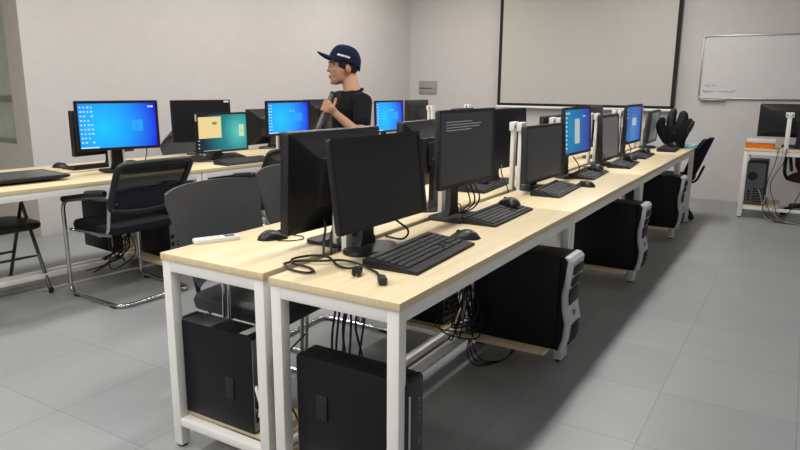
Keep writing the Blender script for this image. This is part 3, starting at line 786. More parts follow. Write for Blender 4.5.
def make_swivel_chair(label, loc, rz, fabric, frame, seat_z=.45, lean=.19, back_h=.46, arms=True, base_y=0., group=None, back_z=.10):
    t = thing('swivel_chair', label, 'chair', loc, rz, group)
    b = MB()
    for k in range(5):
        a = 2 * PI * k / 5 + .3
        b.tube([(0, 0, .10), (.15 * math.cos(a), .15 * math.sin(a), .095), (.28 * math.cos(a), .28 * math.sin(a), .075)], [.028, .022, .015], 10, flat=.8)
    b.lathe([(.0, .06), (.04, .06), (.04, .12), (.028, .14), (0, .14)], seg=20)
    bo = b.obj('star_base', M['black'], t)
    for k in range(5):
        a = 2 * PI * k / 5 + .3
        c = MB(); cx, cy = .28 * math.cos(a), .28 * math.sin(a)
        for s in (-1, 1):
            c.lathe([(0, -.009), (.024, -.009), (.027, -.004), (.027, .004), (.024, .009), (0, .009)], seg=18, m=Matrix.Translation((cx, cy, .027)) @ Matrix.Rotation(a + .7, 4, 'Z') @ Matrix.Translation((0, s * .014, 0)) @ Matrix.Rotation(PI / 2, 4, 'X'))
        c.box((cx, cy, .05), (.03, .034, .03), bev=.008)
        c.obj('caster', M['rubber'], t)
    MB().lathe([(0, .1), (.024, .1), (.024, .27), (.016, .28), (.016, seat_z - .06), (.06, seat_z - .05), (0, seat_z - .05)], seg=20).obj('gas_column', M['darksteel'], t)
    MB().loft([[Vector((p[0], p[1], seat_z + z)) for p in rrect(.46 * k, .48 * k, .1 * k, 6)] for z, k in ((-.05, .8), (-.035, .95), (-.01, 1), (.015, .97), (.03, .85))]).obj('seat', M[fabric], t)
    def bp(u, v, o): return Vector((-.21 - lean * v + .05 * u * u + o, u * (.20 + .035 * math.sin(PI * min(v * 1.1, 1))), seat_z + back_z + back_h * v))
    n, mrow = 12, 10; tb = bmesh.new()
    def sq(u, v):
        w = 1 - .45 * max(0, abs(v - .5) * 2 - .6) ** 1.5 * 2
        return u * w, v
    G = [[[tb.verts.new(bp(*sq(-1 + 2 * i / n, j / mrow), o)) for i in range(n + 1)] for j in range(mrow + 1)] for o in (-.02, .02)]
    for L_ in G:
        for j in range(mrow):
            for i in range(n): tb.faces.new((L_[j][i], L_[j][i + 1], L_[j + 1][i + 1], L_[j + 1][i]))
    rim = lambda L_: [L_[0][i] for i in range(n + 1)] + [L_[j][n] for j in range(1, mrow + 1)] + [L_[mrow][i] for i in range(n - 1, -1, -1)] + [L_[j][0] for j in range(mrow - 1, 0, -1)]
    a, b2 = rim(G[0]), rim(G[1])
    for i in range(len(a)): tb.faces.new((a[i], a[(i + 1) % len(a)], b2[(i + 1) % len(a)], b2[i]))
    bmesh.ops.recalc_face_normals(tb, faces=tb.faces)
    MB().add(tb).obj('backrest', M[fabric], t, smooth=60)
    MB().tube(bend([(-.05, 0, seat_z - .05), (-.26, 0, seat_z - .05), (-.27 - lean * .35, 0, seat_z + back_z + back_h * .35)], .06), .02, 10, flat=.6).obj('back_bracket', M['black'], t)
    if arms:
        for s in (-1, 1):
            MB().tube(smoothpath([(.1, s * .24, seat_z - .03), (.14, s * .27, seat_z + .05), (.12, s * .275, seat_z + .19), (.04, s * .275, seat_z + .215), (-.1, s * .275, seat_z + .2), (-.17, s * .27, seat_z + .12), (-.15, s * .25, seat_z + .03)], 5), .017, 10).obj('armrest', M['black'], t)
    return t
make_swivel_chair('black swivel chair with tilted backrest, at the far end of the right row', (-1.14, 7.30, 0), 176, 'fabric', 'black', .42, .16, .43, arms=False, back_z=-.02)
make_swivel_chair('maroon swivel chair with black armrests behind the front desk', (.17, 8.12, 0), 262, 'maroon', 'black', .41, .06, .56, True, back_z=-.02)

# ------------------------------------------------------------------ front wall
t = thing('projection_screen', 'wide white pull-down projection screen with black borders on the front wall', 'projection screen', (-2.51, 8.58, 1.04))
sw, sh = 2.29, 1.72
MB().box((0, 0, .02 + sh / 2 + .03), (sw, .003, sh)).obj('screen_sheet', M['projsc'], t)
bd = MB()
for s in (-1, 1): bd.box((s * (sw / 2 - .02), -.0022, .05 + sh / 2), (.045, .0015, sh))
bd.box((0, -.0022, .045), (sw, .0015, .035))
bd.obj('black_border', M['scrborder'], t)
MB().tube([(-sw / 2 - .01, 0, .012), (sw / 2 + .01, 0, .012)], .017, 14).obj('weight_bar', M['white'], t)
MB().box((0, .02, sh + .10), (sw + .16, .10, .10), bev=.02).obj('roller_case', M['white'], t)

t = thing('whiteboard', 'whiteboard with faint violet handwriting in its lower left corner', 'whiteboard', (-1.115, 8.665, 1.197))
bw, bh = 1.45, .72
MB().box((bw / 2, -.008, bh / 2), (bw - .02, .012, bh - .02)).obj('board', M['wb'], t)
fr = MB()
for z in (.006, bh - .006): fr.box((bw / 2, -.012, z), (bw, .022, .018), bev=.004)
for x in (.006, bw - .006): fr.box((x, -.012, bh / 2), (.018, .022, bh), bev=.004)
for x in (.012, bw - .012):
    for z in (.012, bh - .012): fr.box((x, -.012, z), (.034, .026, .034), bev=.01)
fr.obj('frame', M['alu'], t)
MB().box((.16, -.028, -.012), (.27, .045, .014), bev=.004).obj('pen_tray', M['alu'], t)
def scribble(x, z, L, n, h, seed):
    r = random.Random(seed); pts = []
    for i in range(n + 1):
        pts.append((x + L * i / n, -.0150, z + h * r.uniform(-.5, .5) * (1 if i % 2 else .6)))
    return smoothpath(pts, 4)
hw_ = MB()
hw_.tube(scribble(.055, .155, .06, 7, .045, 3), .0026, 6)
hw_.tube(scribble(.135, .15, .045, 5, .025, 5), .0026, 6)
hw_.tube(scribble(.045, .085, .12, 12, .035, 8), .0026, 6)
hw_.tube(scribble(.21, .085, .19, 18, .032, 11), .0026, 6)
hw_.obj('handwriting', M['ink'], t)

t = thing('wall_panel', 'grey plastic hatch panel on the front wall near the left corner', 'panel', (-4.80, 8.668, 1.30))
MB().box((0, -.01, 0), (.29, .022, .185), bev=.006).obj('cover', M['boxgrey'], t)
MB().box((-.03, -.022, -.012), (.22, .006, .012), bev=.002).obj('slot', M['black2'], t)

# front desk
make_desk('small white framed desk by the front wall, carrying the orange tray', (.72, 7.62, 0), 90, 1.22, .52, [(.85, 1.18)], (.845,), .36, name='front_desk', top=.72)
make_big_pc('tower showing its cabled back, on the low shelf of the front desk', (-.36, 7.88, SZ), 90)
make_monitor('large black monitor back behind the white post on the front desk', -.02, 7.93, 1.0, 92, 4, .78, .34, 'screen_dk', .02, top=.72)
t = thing('tray', 'orange plastic tray on the front desk', 'tray', (-.36, 7.74, .72))
tr = MB()
tr.loft([[Vector((p[0], p[1], z)) for p in rrect(.27 * k, .2 * k, .02, 4)] for z, k in ((0, .94), (.055, 1), (.055, .965), (.01, .92))])
tr.box((0, 0, .006), (.24, .17, .01)); tr.obj('tray_body', M['orange'], t)
tag(MB().box((0, 0, 0), (.26, .19, .035), bev=.002).obj('paper_stack', M['paper']), 'stack of pale paper lying on the orange tray', 'paper').location = (-.35, 7.75, .794)
k_ = copy_tree(kp2); k_.location = (.06, 8.03, .72); k_.rotation_euler = (0, 0, R(90)); k_['label'] = 'black keyboard on the front desk beneath the large monitor'; k_['group'] = 'keyboards'

# ------------------------------------------------------------------ black bag and cloth at the end of the right row
t = thing('bag', 'black bag with upright finger-like flaps, standing at the end of the right row', 'bag', (-1.05, 6.88, DT), -80)
MB().loft([[Vector((p[0] * kx + dx, p[1] * kx, z)) for p in rrect(.12, .20, .05, 6)] for z, kx, dx in ((0, .75, 0), (.012, .85, 0), (.07, .9, .0), (.14, 1.0, 0), (.20, .9, .0), (.23, .5, 0))]).obj('body', M['fabric'], t)
def flap(pts, wd_, mat, name='flap', th=.5):
    P = smoothpath(pts, 6); n = len(P)
    rr = [wd_ * (.75 + .25 * math.sin(PI * min(1, i / (n - 1) * 1.2))) * (1 if i < n - 3 else (.8, .55, .2)[i - n + 3]) for i in range(n)]
    MB().tube(P, rr, 12).obj(name, M[mat], t)
flap([(.0, -.07, .05), (-.02, -.12, .14), (-.03, -.145, .22), (-.01, -.12, .29)], .048, 'fabric')
flap([(.0, -.05, .1), (0, -.055, .22), (0, -.05, .31), (.01, -.03, .38)], .045, 'blackm')
flap([(.0, .03, .1), (0, .04, .22), (0, .05, .29), (.0, .045, .36)], .055, 'navynet')
flap([(.03, .04, .04), (.05, .075, .14), (.06, .10, .23), (.06, .12, .29)], .036, 'fabric')
flap([(.05, .07, .12), (.07, .11, .2), (.08, .145, .27)], .028, 'blackm')
MB().ell((.055, -.02, .15), (.006, .006, .012)).obj('zip_pull', M['steel'], t)
t = thing('cloth', 'light blue folded cloth lying behind the black bag', 'cloth', (-.97, 6.97, DT), 0)
c_ = MB(); rings = []
for z, k in ((0, 1), (.012, 1.03), (.026, .97), (.034, .7)):
    rings.append([Vector((math.cos(a) * (.098 + .012 * math.sin(3 * a + z * 40)) * k + .0, math.sin(a) * (.055 + .008 * math.sin(5 * a)) * k + .0, z * (1 + .35 * math.sin(2 * a + 1)))) for a in [2 * PI * i / 36 for i in range(36)]])
c_.loft(rings).obj('fold', M['lblue'], t)

# ------------------------------------------------------------------ things on the nearest desks
t = thing('remote_control', 'white remote control lying on the corner of the inner desk', 'remote control', (-1.85, 1.705, DT), 64)
MB().loft([[Vector((p[0], p[1], z)) for p in rrect(.17 * k, .046 * k, .006, 5)] for z, k in ((0, .95), (.003, 1), (.014, 1), (.017, .95))]).obj('shell', M['white'], t)
MB().box((.05, 0, .0173), (.04, .030, .001)).obj('display', plain('grey_display', (96, 100, 98), .25), t)
bt = MB()
for k in range(3): bt.box((.01 - .026 * k, .0, .0176), (.013, .018, .002), bev=.0008)
bt.obj('button', plain('pale_grey_button', (182, 182, 180), .5), t)

def cable(name, label, pts, r=.004, mat='cable', cat='cable', group=None, n=8):
    o = MB().tube(smoothpath(pts, n), r, 8).obj(name, M[mat])
    tag(o, label, cat, group); return o
# the coiled power cable with its two ends
t = thing('power_cable', 'black power cable lying coiled on the nearest desk, with plug and socket ends', 'cable', (-1.185, 1.58, DT))
px = [(-.02, .24, .006), (-.17, .19, .006), (-.235, .08, .006), (-.225, -.005, .006), (-.15, -.03, .006), (-.085, .0, .006), (-.11, .035, .008), (-.18, .035, .012), (-.16, .075, .016), (-.06, .1, .016), (.02, .09, .01), (.075, .09, .008), (.115, .07, .008), (.135, .04, .012)]
MB().tube(smoothpath([(-.225, .005, .006), (-.165, -.035, .006), (-.10, -.04, .006), (-.085, -.015, .006), (-.125, .01, .007), (-.20, .02, .008), (-.235, .065, .008), (-.20, .12, .012), (-.13, .12, .016), (-.06, .075, .010), (-.01, .06, .010), (.02, .06, .016)], 8), .0042, 8).obj('cord', M['cable'], t)
MB().tube(smoothpath([(-.225, .005, .006), (-.2, .045, .010), (-.13, .08, .012), (-.07, .12, .014), (.0, .12, .010), (.05, .10, .008), (.095, .075, .008), (.115, .05, .012)], 8), .0042, 8).obj('cord', M['cable'], t)
pg = MB().loft([[Vector((x, y, z + .016)) for y, z in rrect(.03 * k, .03 * k, .007, 4)] for x, k in ((-.02, .5), (-.008, .8), (.012, 1), (.02, .95))], m=Matrix.Translation((.045, .045, 0)) @ Matrix.Rotation(R(-75), 4, 'Z')).obj('plug', M['black'], t)
q = MB()
for s in (-1, 1): q.tube([(.02, s * .008, .012), (.038, s * .008, .012)], .0022, 8)
q.obj('pin', M['steel'], pg, m=Matrix.Translation((.045, .045, 0)) @ Matrix.Rotation(R(-75), 4, 'Z'))
MB().loft([[Vector((x, y, z + .013)) for y, z in rrect(.027 * k, .024 * k, .006, 4)] for x, k in ((-.035, .42), (-.02, .6), (-.006, .95), (.028, 1), (.033, .93))], m=Matrix.Translation((.152, .015, 0)) @ Matrix.Rotation(R(-50), 4, 'Z')).obj('socket_end', M['black2'], t)

# cables behind the monitors and under the desks
G1 = 'cables hanging between the nearest desks'
for k in range(7):
    rr = random.Random(k); x = -1.335 + .05 * rr.random(); y = 1.72 + .028 * k
    cable('hanging_cable', 'black cable hanging down beneath the nearest desk behind the slim tower', [(x, y + .02, .69), (x + .01, y, .60), (x - .02 + .03 * rr.random(), y - .03 * rr.random(), .48), (x + .03 * rr.random(), y - .06 + .05 * rr.random(), .34), (x - .01 * k % .03, y - .08, .24), (-1.28, 1.59, .2 + .02 * k)], .0042, group=G1)
cable('looping_cable', 'black cable looping wide beside the slim tower of the nearest desk', [(-1.34, 1.60, .52), (-1.37, 1.50, .44), (-1.36, 1.49, .36), (-1.33, 1.53, .26), (-1.31, 1.55, .17), (-1.29, 1.60, .16)], .003)
tag(MB().tube(smoothpath([(-1.505, 1.545, .30), (-1.475, 1.50, .33), (-1.45, 1.49, .28), (-1.465, 1.50, .23), (-1.505, 1.55, .22)], 8), .005, 10).obj('white_cable', M['whitecable']), 'short white cable bowing out from the back of the stickered tower', 'cable')
for k in range(4):
    rr = random.Random(40 + k)
    cable('screen_cable', 'black cable dropping from the big black monitor back into the gap', [(-1.50 + .02 * k, 1.90 + .05 * k, .86), (-1.45, 1.86 + .05 * k, .83), (-1.41, 1.80 + .04 * k, .79 + .01 * rr.random()), (-1.383, 1.76 + .045 * k, .74), (-1.384, 1.75 + .05 * k, .62)], .0045, group='cables dropping from the big black monitor back')
cable('screen_cable', 'thin black cable curving up behind the nearest monitor stand', [(-1.33, 2.02, .93), (-1.29, 2.06, .85), (-1.23, 2.08, .80), (-1.24, 2.06, .768), (-1.33, 2.1, .757), (-1.355, 2.12, .755)], .004)
for k in range(3):
    cable('screen_cable', 'black cable looping under the grey-text monitor', [(-1.21, 2.53 + .04 * k, .92), (-1.22, 2.6 + .05 * k, .84), (-1.26, 2.66 + .03 * k, .80 - .01 * k), (-1.3, 2.62, .757 + .004 * k), (-1.34, 2.72 + .03 * k, .757 + .004 * k)], .0035, group='cables under the grey-text monitor')
cable('mouse_cable', 'thin looped mouse cable behind the slim keyboard', [(-1.19, 2.85, .757), (-1.26, 2.72, .755), (-1.32, 2.74, .755), (-1.31, 2.68, .80), (-1.335, 2.63, .81), (-1.34, 2.69, .76), (-1.27, 2.68, .755), (-1.22, 2.66, .755)], .0025)
cable('screen_cable', 'black cable running down left of the tall white posts', [(-1.50, 3.62, .88), (-1.47, 3.55, .84), (-1.42, 3.48, .80), (-1.395, 3.47, .758), (-1.384, 3.46, .69)], .0035)
for k, yy in enumerate((4.10, 4.72, 5.55)):
    cable('screen_cable', ('black cable under the blue screen with the grey window', 'black cable under the greyish blank monitor', 'black cable under the narrow violet-blue screen')[k], [(-1.22, yy, .90), (-1.19, yy + .05, .83), (-1.22, yy + .07, .77), (-1.3, yy + .06, .757), (-1.35, yy + .1, .757)], .0035)
G2 = 'cables tangled behind the first big aisle tower'
for k in range(12):
    rr = random.Random(100 + k); u = lambda a, b: rr.uniform(a, b)
    y0 = u(2.62, 2.8)
    cable('tangled_cable', 'black cable in the tangle between the two first big towers', [(u(-1.36, -1.3), u(2.7, 2.85), u(.38, .5)), (u(-1.36, -1.2), y0, u(.3, .42)), (u(-1.38, -1.22), y0 - u(0, .1), u(.18, .28)), (u(-1.36, -1.2), y0 - u(.0, .15), u(.17, .24)), (u(-1.34, -1.2), y0 + u(0, .1), u(.17, .3)), (-1.345, u(2.8, 2.95), u(.25, .35))], .0035, 'cable', group=G2)
for k in range(3):
    cable('tangled_cable', 'grey cable in the tangle between the two first big towers', [(-1.36, 2.80 + .03 * k, .45), (-1.30, 2.72 + .03 * k, .36), (-1.28, 2.70, .26 + .03 * k), (-1.33, 2.78, .2)], .004, 'greycable', group='grey cables between the two first big towers')
for k in range(3):
    o = .035 * k
    cable('floor_cable', 'black cable sagging to the floor beneath the first big aisle tower', [(-1.30, 2.82, .13), (-1.27, 2.80 - o, .06), (-1.22, 2.80 - o, .008), (-1.14, 2.86, .006), (-1.13, 2.95 + o, .03), (-1.18, 3.0, .10)], .0035, group='cables sagging below the first big aisle tower')
# under the left desks
for k in range(7):
    rr = random.Random(200 + k); u = lambda a, b: rr.uniform(a, b)
    cable('tangled_cable', 'black cable hanging in a tangle under the netting-backed armchair', [(-4.02 + u(-.02, .03), 2.80 + u(-.05, .1), .40), (-3.98, 2.78 + u(-.1, .1), .28), (-3.95 + u(-.04, .05), 2.70 + u(-.12, .12), u(.12, .2)), (-3.93, 2.62 + u(-.14, .16), u(.06, .2)), (-3.97, 2.80 + u(-.1, .1), u(.14, .22)), (-4.0, 2.88, .3)], .004, group='cables tangled under the netting-backed armchair')
cable('red_cable', 'small loop of red cable on the left desk right of the far left screen', [(-3.93, 3.18, .757), (-3.90, 3.14, .765), (-3.86, 3.16, .772), (-3.85, 3.22, .765), (-3.90, 3.26, .757)], .006, 'redcable')
cable('screen_cable', 'black cable hanging from the far left blue screen', [(-3.85, 2.96, .93), (-3.9, 3.0, .86), (-3.95, 3.02, .80), (-4.0, 3.05, .757)], .0035)
cable('mouse_cable', 'thin black cable on the desk beside the tall dark monitor', [(-3.94, 3.38, .757), (-3.85, 3.45, .755), (-3.78, 3.55, .755), (-3.9, 3.7, .755)], .003)
# front desk cables
G3 = 'cables hanging from the front desk'
for k, (x, mt) in enumerate(((-.19, 'cable'), (-.15, 'greycable'), (-.12, 'cable'))):
    cable('desk_cable', 'cable hanging from the front desk down to the floor', [(x, 7.60, .735), (x - .01, 7.585, .6), (x - .06 - .02 * k, 7.6, .38), (x - .05, 7.57, .2), (x + .03, 7.5, .05), (x + .12 + .1 * k, 7.48, .008), (x + .4, 7.53, .008)], .0036, mt, group=G3)
for k in range(4):
    cable('tower_cable', 'cable trailing from the back of the front desk tower', [(-.33 + .03 * k, 7.63, .32 - .04 * k), (-.29 + .02 * k, 7.57, .24), (-.26, 7.55 - .02 * k, .12), (-.2 + .04 * k, 7.52, .02), (-.05, 7.50 + .02 * k, .008)], .0038, ('greycable', 'cable')[k % 2], group='cables trailing from the front desk tower')
cable('desk_cable', 'black cable slanting down from the maroon swivel chair side', [(.12, 7.9, .5), (.06, 7.75, .33), (-.02, 7.6, .12), (-.08, 7.52, .03), (-.16, 7.46, .008)], .004)

# ------------------------------------------------------------------ the standing man
def fuse(mb, voxel, smooth=4, name='tmp'):
    """melt overlapping volumes into one continuous skin and return it as a mesh builder"""
    me = bpy.data.meshes.new(name); mb.bm.to_mesh(me); mb.bm.free()
    o = bpy.data.objects.new(name, me); COL.objects.link(o)
    m = o.modifiers.new('melt', 'REMESH'); m.mode = 'VOXEL'; m.voxel_size = voxel
    s = o.modifiers.new('soft', 'SMOOTH'); s.factor = .5; s.iterations = smooth
    dg = bpy.context.evaluated_depsgraph_get(); dg.update()
    ev = bpy.data.meshes.new_from_object(o.evaluated_get(dg))
    bpy.data.objects.remove(o); bpy.data.meshes.remove(me)
    out = MB(); out.bm.from_mesh(ev); bpy.data.meshes.remove(ev)
    return out

PO = Vector((-2.497, 3.49, 0))
man = thing('person', 'standing man in navy cap and black t-shirt, looking left and holding a grey tube', 'person', PO)
Lx = Vector((.893, -.449, 0)); Bk = Vector((.449, .893, 0))
def bl(x, y, z): return Lx * x + Bk * y + Vector((0, 0, z))     # left, back, up
def wp(x, y, z): return Vector((x, y, z)) - PO
HC = wp(-2.556, 3.501, 1.45)
hf = Vector((-.70, -.714, 0)).normalized(); hl = Vector((-hf.y, hf.x, 0))
def hd(x, y, z): return HC + hl * x - hf * y + Vector((0, 0, z))  # left, back, up of the head
Hm = Matrix((hl, -hf, Vector((0, 0, 1)))).transposed().to_4x4(); Hm.translation = HC

shL, elL, wrL = bl(.160, 0, 1.225), wp(-2.268, 3.272, 1.035), wp(-2.440, 3.243, 1.165)
shR, elR, wrR = bl(-.160, 0, 1.235), bl(-.20, .03, 1.0), bl(-.18, -.09, .80)
tb_, tt_ = wp(-2.536, 3.166, 1.02), wp(-2.466, 3.254, 1.275)
axis = (tt_ - tb_).normalized(); tc = tb_.lerp(tt_, .71)
body = MB()
# head
body.ell((0, .012, .035), (.073, .092, .083), m=Hm).ell((0, -.028, -.035), (.060, .064, .078), m=Hm).ell((0, -.052, -.085), (.040, .036, .034), m=Hm)
body.ell((0, -.076, -.103), (.019, .016, .015), m=Hm).ell((0, -.082, .018), (.048, .014, .014), m=Hm)
body.ell((0, -.098, -.028), (.012, .016, .012), m=Hm).ell((0, -.092, -.008), (.009, .012, .022), m=Hm)
body.ell((0, -.086, -.062), (.022, .013, .007), m=Hm).ell((0, -.085, -.074), (.02, .012, .007), m=Hm)
for s in (-1, 1):
    body.ell((s * .035, -.062, -.025), (.02, .018, .018), m=Hm)
    body.ell((s * .076, .014, -.020), (.010, .019, .029), rot=(.2, 0, 0), m=Hm)
    body.ell((s * .034, -.015, -.068), (.021, .045, .034), m=Hm)
body.caps(hd(0, .03, -.07), bl(0, .012, 1.285), .052, .058)
# trunk
for z, rx_, ry_, y in ((.84, .150, .10, .0), (.88, .146, .097, .0), (.92, .140, .092, .0), (.96, .135, .088, 0), (1.0, .132, .086, -.0), (1.05, .134, .088, 0), (1.1, .138, .09, 0), (1.15, .142, .09, 0), (1.19, .138, .086, .008), (1.235, .11, .066, .012), (1.26, .075, .056, .014)):
    tbm = Matrix((Lx, Bk, Vector((0, 0, 1)))).transposed().to_4x4(); tbm.translation = bl(0, y, z)
    body.ell((0, 0, 0), (rx_, ry_, .07), m=tbm)
for sh, el, wr in ((shL, elL, wrL), (shR, elR, wrR)):
    body.caps(sh, el, .044, .034).caps(el, wr, .034, .0235)
for s in (-1, 1):
    body.caps(bl(s * .085, 0, .82), bl(s * .10, -.01, .45), .085, .055).caps(bl(s * .10, -.01, .45), bl(s * .105, .015, .08), .054, .036)
    body.caps(bl(s * .105, .02, .045), bl(s * .115, -.13, .03), .035, .028)
# left hand wrapped round the tube: the palm on the camera side, four fingers across the front, thumb up
nrm = (wrL - tc); nrm -= axis * nrm.dot(axis); nrm.normalize()
cs = axis.cross(nrm); camdir = (Vector((0, 0, 1.335)) - PO - tc); 
if cs.dot(camdir) < 0: cs = -cs
def rnd_(ang, rad, h): return tc + axis * h + (nrm * math.cos(ang) + cs * math.sin(ang)) * rad
palm0 = rnd_(R(35), .040, -.0)
body.caps(wrL, palm0, .024, .024)
for h in (-.03, -.012, .006, .024): body.caps(wrL.lerp(palm0, .55), rnd_(R(70), .031, h), .018, .012)
for i, (h, Lf) in enumerate(((.03, 1.), (.011, 1.08), (-.008, 1.0), (-.026, .82))):
    pts = [rnd_(R(68 + q * Lf * 165), rd, h - .004 * q) for q, rd in ((0, .031), (.3, .030), (.6, .027), (.85, .025), (1, .024))]
    for a, b in zip(pts, pts[1:]): body.caps(a, b, .0088, .0082)
th = [rnd_(R(20), .036, .012), rnd_(R(-10), .033, .04), rnd_(R(-18), .029, .054), rnd_(R(-12), .028, .064)]
for a, b in zip(th, th[1:]): body.caps(a, b, .011, .009)
# right hand hanging relaxed
fd = (wrR - elR).normalized(); pr = wrR + fd * .06
body.caps(wrR, pr, .024, .026)
for i, (o_, Lf) in enumerate(((-.03, .072), (-.010, .08), (.010, .074), (.028, .058))):
    a = pr + Bk * o_ + fd * .015; b = a + fd * Lf * .5 + Lx * .008; c = b + fd * Lf * .4 + Lx * .022
    body.caps(a, b, .0095, .0085).caps(b, c, .0085, .0075)
a = wrR + fd * .02 - Bk * .025; b = a + fd * .035 - Bk * .025 + Lx * .012; body.caps(a, b, .012, .01).caps(b, b + fd * .03 + Lx * .006, .010, .008)
fuse(body, .0048, 3).obj('body', M['skin'], man, smooth=180)
# face details
for s in (-1, 1):
    e = MB().ell((s * .031, -.081, .000), (.0125, .007, .0055), m=Hm).obj('eye', M['eyew'], man, smooth=180)
    MB().ell((s * .031, -.0865, .000), (.005, .0025, .005), m=Hm).obj('iris', M['eyeb'], e, smooth=180)
    MB().tube([Hm @ Vector(p) for p in ((s * .013, -.0955, .019), (s * .03, -.0935, .0245), (s * .05, -.082, .02))], [.003, .0042, .0025], 8).obj('eyebrow', M['hair'], man)
MB().ell((0, -.0955, -.0615), (.019, .0055, .0045), m=Hm).ell((0, -.0945, -.071), (.017, .0055, .0048), m=Hm).obj('lips', M['lips'], man, smooth=180)
# hair: cropped round the back and sides, sideburns before the ears
hb = bmesh.new(); bmesh.ops.create_icosphere(hb, subdivisions=5, radius=1)
bmesh.ops.scale(hb, vec=(.0765, .0955, .092), verts=hb.verts); bmesh.ops.translate(hb, vec=(0, .015, .028), verts=hb.verts)
bmesh.ops.delete(hb, geom=[v for v in hb.verts if (v.co.y < -.048 and v.co.z < .02) or v.co.z < -.045 + max(0, -v.co.y * .9) or (v.co.y < .03 and v.co.z < -.015 and abs(v.co.y) > .03) or (v.co.y < .02 and v.co.z < -.02)], context='VERTS')
MB().add(hb, Hm).obj('hair', M['hair'], man, smooth=180)
# cap, worn tilted back
Cm = Hm @ Matrix.Translation((0, .008, .034)) @ Matrix.Rotation(R(-15), 4, 'X')
def dome(scale, zlow):
    rings = []
    for i in range(15):
        a = PI / 2 * i / 14
        z = zlow + (.094 - zlow) * math.sin(a); k = math.cos(a) ** .62
        rings.append([Vector((.087 * k * scale * math.cos(t), .107 * k * scale * math.sin(t), z - .030 * max(0, math.sin(t)) ** 1.5 * (1 - i / 14))) for t in [2 * PI * j / 40 for j in range(40)]])
    return rings[:-1] + [[Vector((.002 * math.cos(t), .002 * math.sin(t), .094)) for t in [2 * PI * j / 40 for j in range(40)]]]
cp = MB().loft(dome(1, -.012), m=Cm).obj('cap_crown', M['cap'], man, smooth=180)
up_, lo_ = [], []
br = MB(); rows_ = []
for j in range(9):
    v = j / 8; row = []
    for i in range(17):
        a = R(200 + 140 * i / 16)
        bx, by = .086 * math.cos(a), .106 * math.sin(a)
        ex = .086 * math.cos(a) * .98; ey = -.036 - (.150) * (max(0, math.sin(R(180) * i / 16)) ** .55)
        x = bx + (ex - bx) * v; y = by + (ey - by) * v if ey < by else by - .002 * v
        row.append((x, y, (.002 - .034 * (abs(x) / .086) ** 2 * (.15 + v * .85) + .006 * v)))
    rows_.append(row)
tb2 = bmesh.new()
Gt = [[[tb2.verts.new((x, y, z + d)) for x, y, z in row] for row in rows_] for d in (0, -.005)]
for L_ in Gt:
    for j in range(8):
        for i in range(16): tb2.faces.new((L_[j][i], L_[j][i + 1], L_[j + 1][i + 1], L_[j + 1][i]))
for i in range(16): tb2.faces.new((Gt[0][8][i], Gt[0][8][i + 1], Gt[1][8][i + 1], Gt[1][8][i]))
for j in range(8):
    for i in (0, 16): tb2.faces.new((Gt[0][j][i], Gt[0][j + 1][i], Gt[1][j + 1][i], Gt[1][j][i]))
bmesh.ops.recalc_face_normals(tb2, faces=tb2.faces)
br.add(tb2, Cm); br.obj('cap_brim', M['cap'], man, smooth=60)
MB().ell((0, 0, .094), (.007, .007, .004), m=Cm).obj('cap_button', M['cap'], man)
pt = MB()
for k in range(11):                      # a small pale woven strip of lettering on the left of the crown
    a = R(-38 + 4.2 * k)
    pt.box((.0865 * math.cos(a) * 1.0, .1065 * math.sin(a) * 1.0, .018), (.004, .0062 if k % 3 else .0045, .013 if k % 2 else .010), rot=(0, -.25, a), m=Cm)
pt.obj('woven_lettering', M['sticker'], cp)
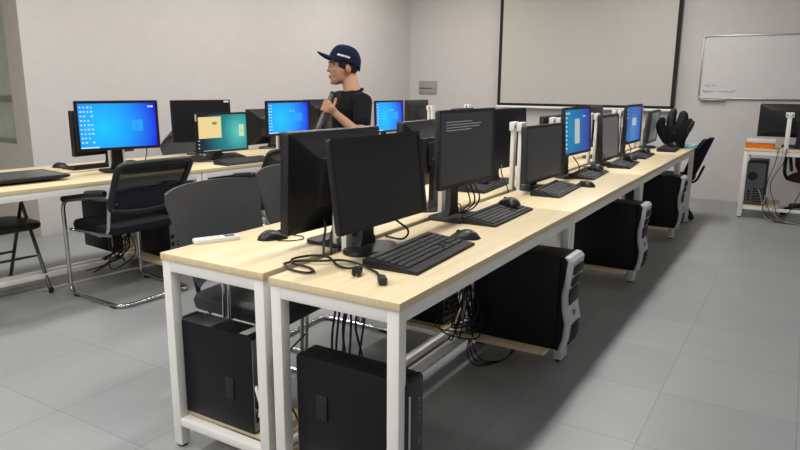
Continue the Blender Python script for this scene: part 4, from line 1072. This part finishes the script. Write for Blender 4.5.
# t-shirt
ts = MB()
def lerp_rows(rows, n):
    out = []
    for a, b in zip(rows, rows[1:]):
        for i in range(n): out.append(tuple(p + (q - p) * i / n for p, q in zip(a, b)))
    return out + [rows[-1]]
for z, rx_, ry_, y in lerp_rows([(.80, .168, .118, 0), (.86, .166, .116, .0), (.94, .158, .11, .0), (1.02, .156, .108, 0), (1.1, .164, .115, 0), (1.18, .17, .116, .005), (1.225, .155, .10, .01), (1.25, .115, .082, .012)], 4):
    tbm = Matrix((Lx, Bk, Vector((0, 0, 1)))).transposed().to_4x4(); tbm.translation = bl(0, y, z)
    ts.ell((0, 0, 0), (rx_, ry_, .058), m=tbm)
for sh, el in ((shL, elL), (shR, elR)):
    ts.caps(bl(0, .01, 1.23).lerp(sh, .4), sh, .066, .062).caps(sh, sh.lerp(el, .62), .061, .058)
fuse(ts, .007, 5).obj('t_shirt', M['tee'], man, smooth=180)
MB().tube([bl(.070 * math.cos(t), .012 + .066 * math.sin(t), 1.292 + .014 * math.sin(t)) for t in [2 * PI * k / 28 for k in range(28)]], .008, 8, closed=True).obj('neckband', M['tee'], man)
jn = MB()
for z in (.86, .80):
    tbm = Matrix((Lx, Bk, Vector((0, 0, 1)))).transposed().to_4x4(); tbm.translation = bl(0, 0, z)
    jn.ell((0, 0, 0), (.165, .115, .07), m=tbm)
for s in (-1, 1): jn.caps(bl(s * .085, 0, .80), bl(s * .10, -.01, .45), .093, .068).caps(bl(s * .10, -.01, .45), bl(s * .105, .015, .075), .067, .056)
fuse(jn, .009, 4).obj('jeans', M['jeans'], man, smooth=180)
for s in (-1, 1):
    sm = MB().caps(bl(s * .105, .035, .048), bl(s * .112, -.05, .046), .044, .042).caps(bl(s * .112, -.05, .042), bl(s * .118, -.15, .036), .042, .034)
    sh_ = fuse(sm, .006, 4)
    for v in sh_.bm.verts: v.co.z = max(v.co.z, .004)
    sh_.obj('shoe', M['black2'], man, smooth=180)
# the tube he holds
tube = thing('microphone_tube', 'grey metal tube held upright in the hand of the man in the cap', 'microphone', PO + tc)
MB().tube([tb_ - tc, tb_.lerp(tt_, .5) - tc, tt_ - tc], [.0185, .0180, .0165], 20).obj('shaft', M['mictube'], tube)
MB().tube([tt_ - tc, tt_ - tc + axis * .006, tt_ - tc + axis * .018], [.0185, .0195, .014], 20).obj('end_cap', M['black2'], tube)
MB().tube([tb_ - tc - axis * .012, tb_ - tc], [.0195, .0195], 20).obj('end_ring', M['black2'], tube)
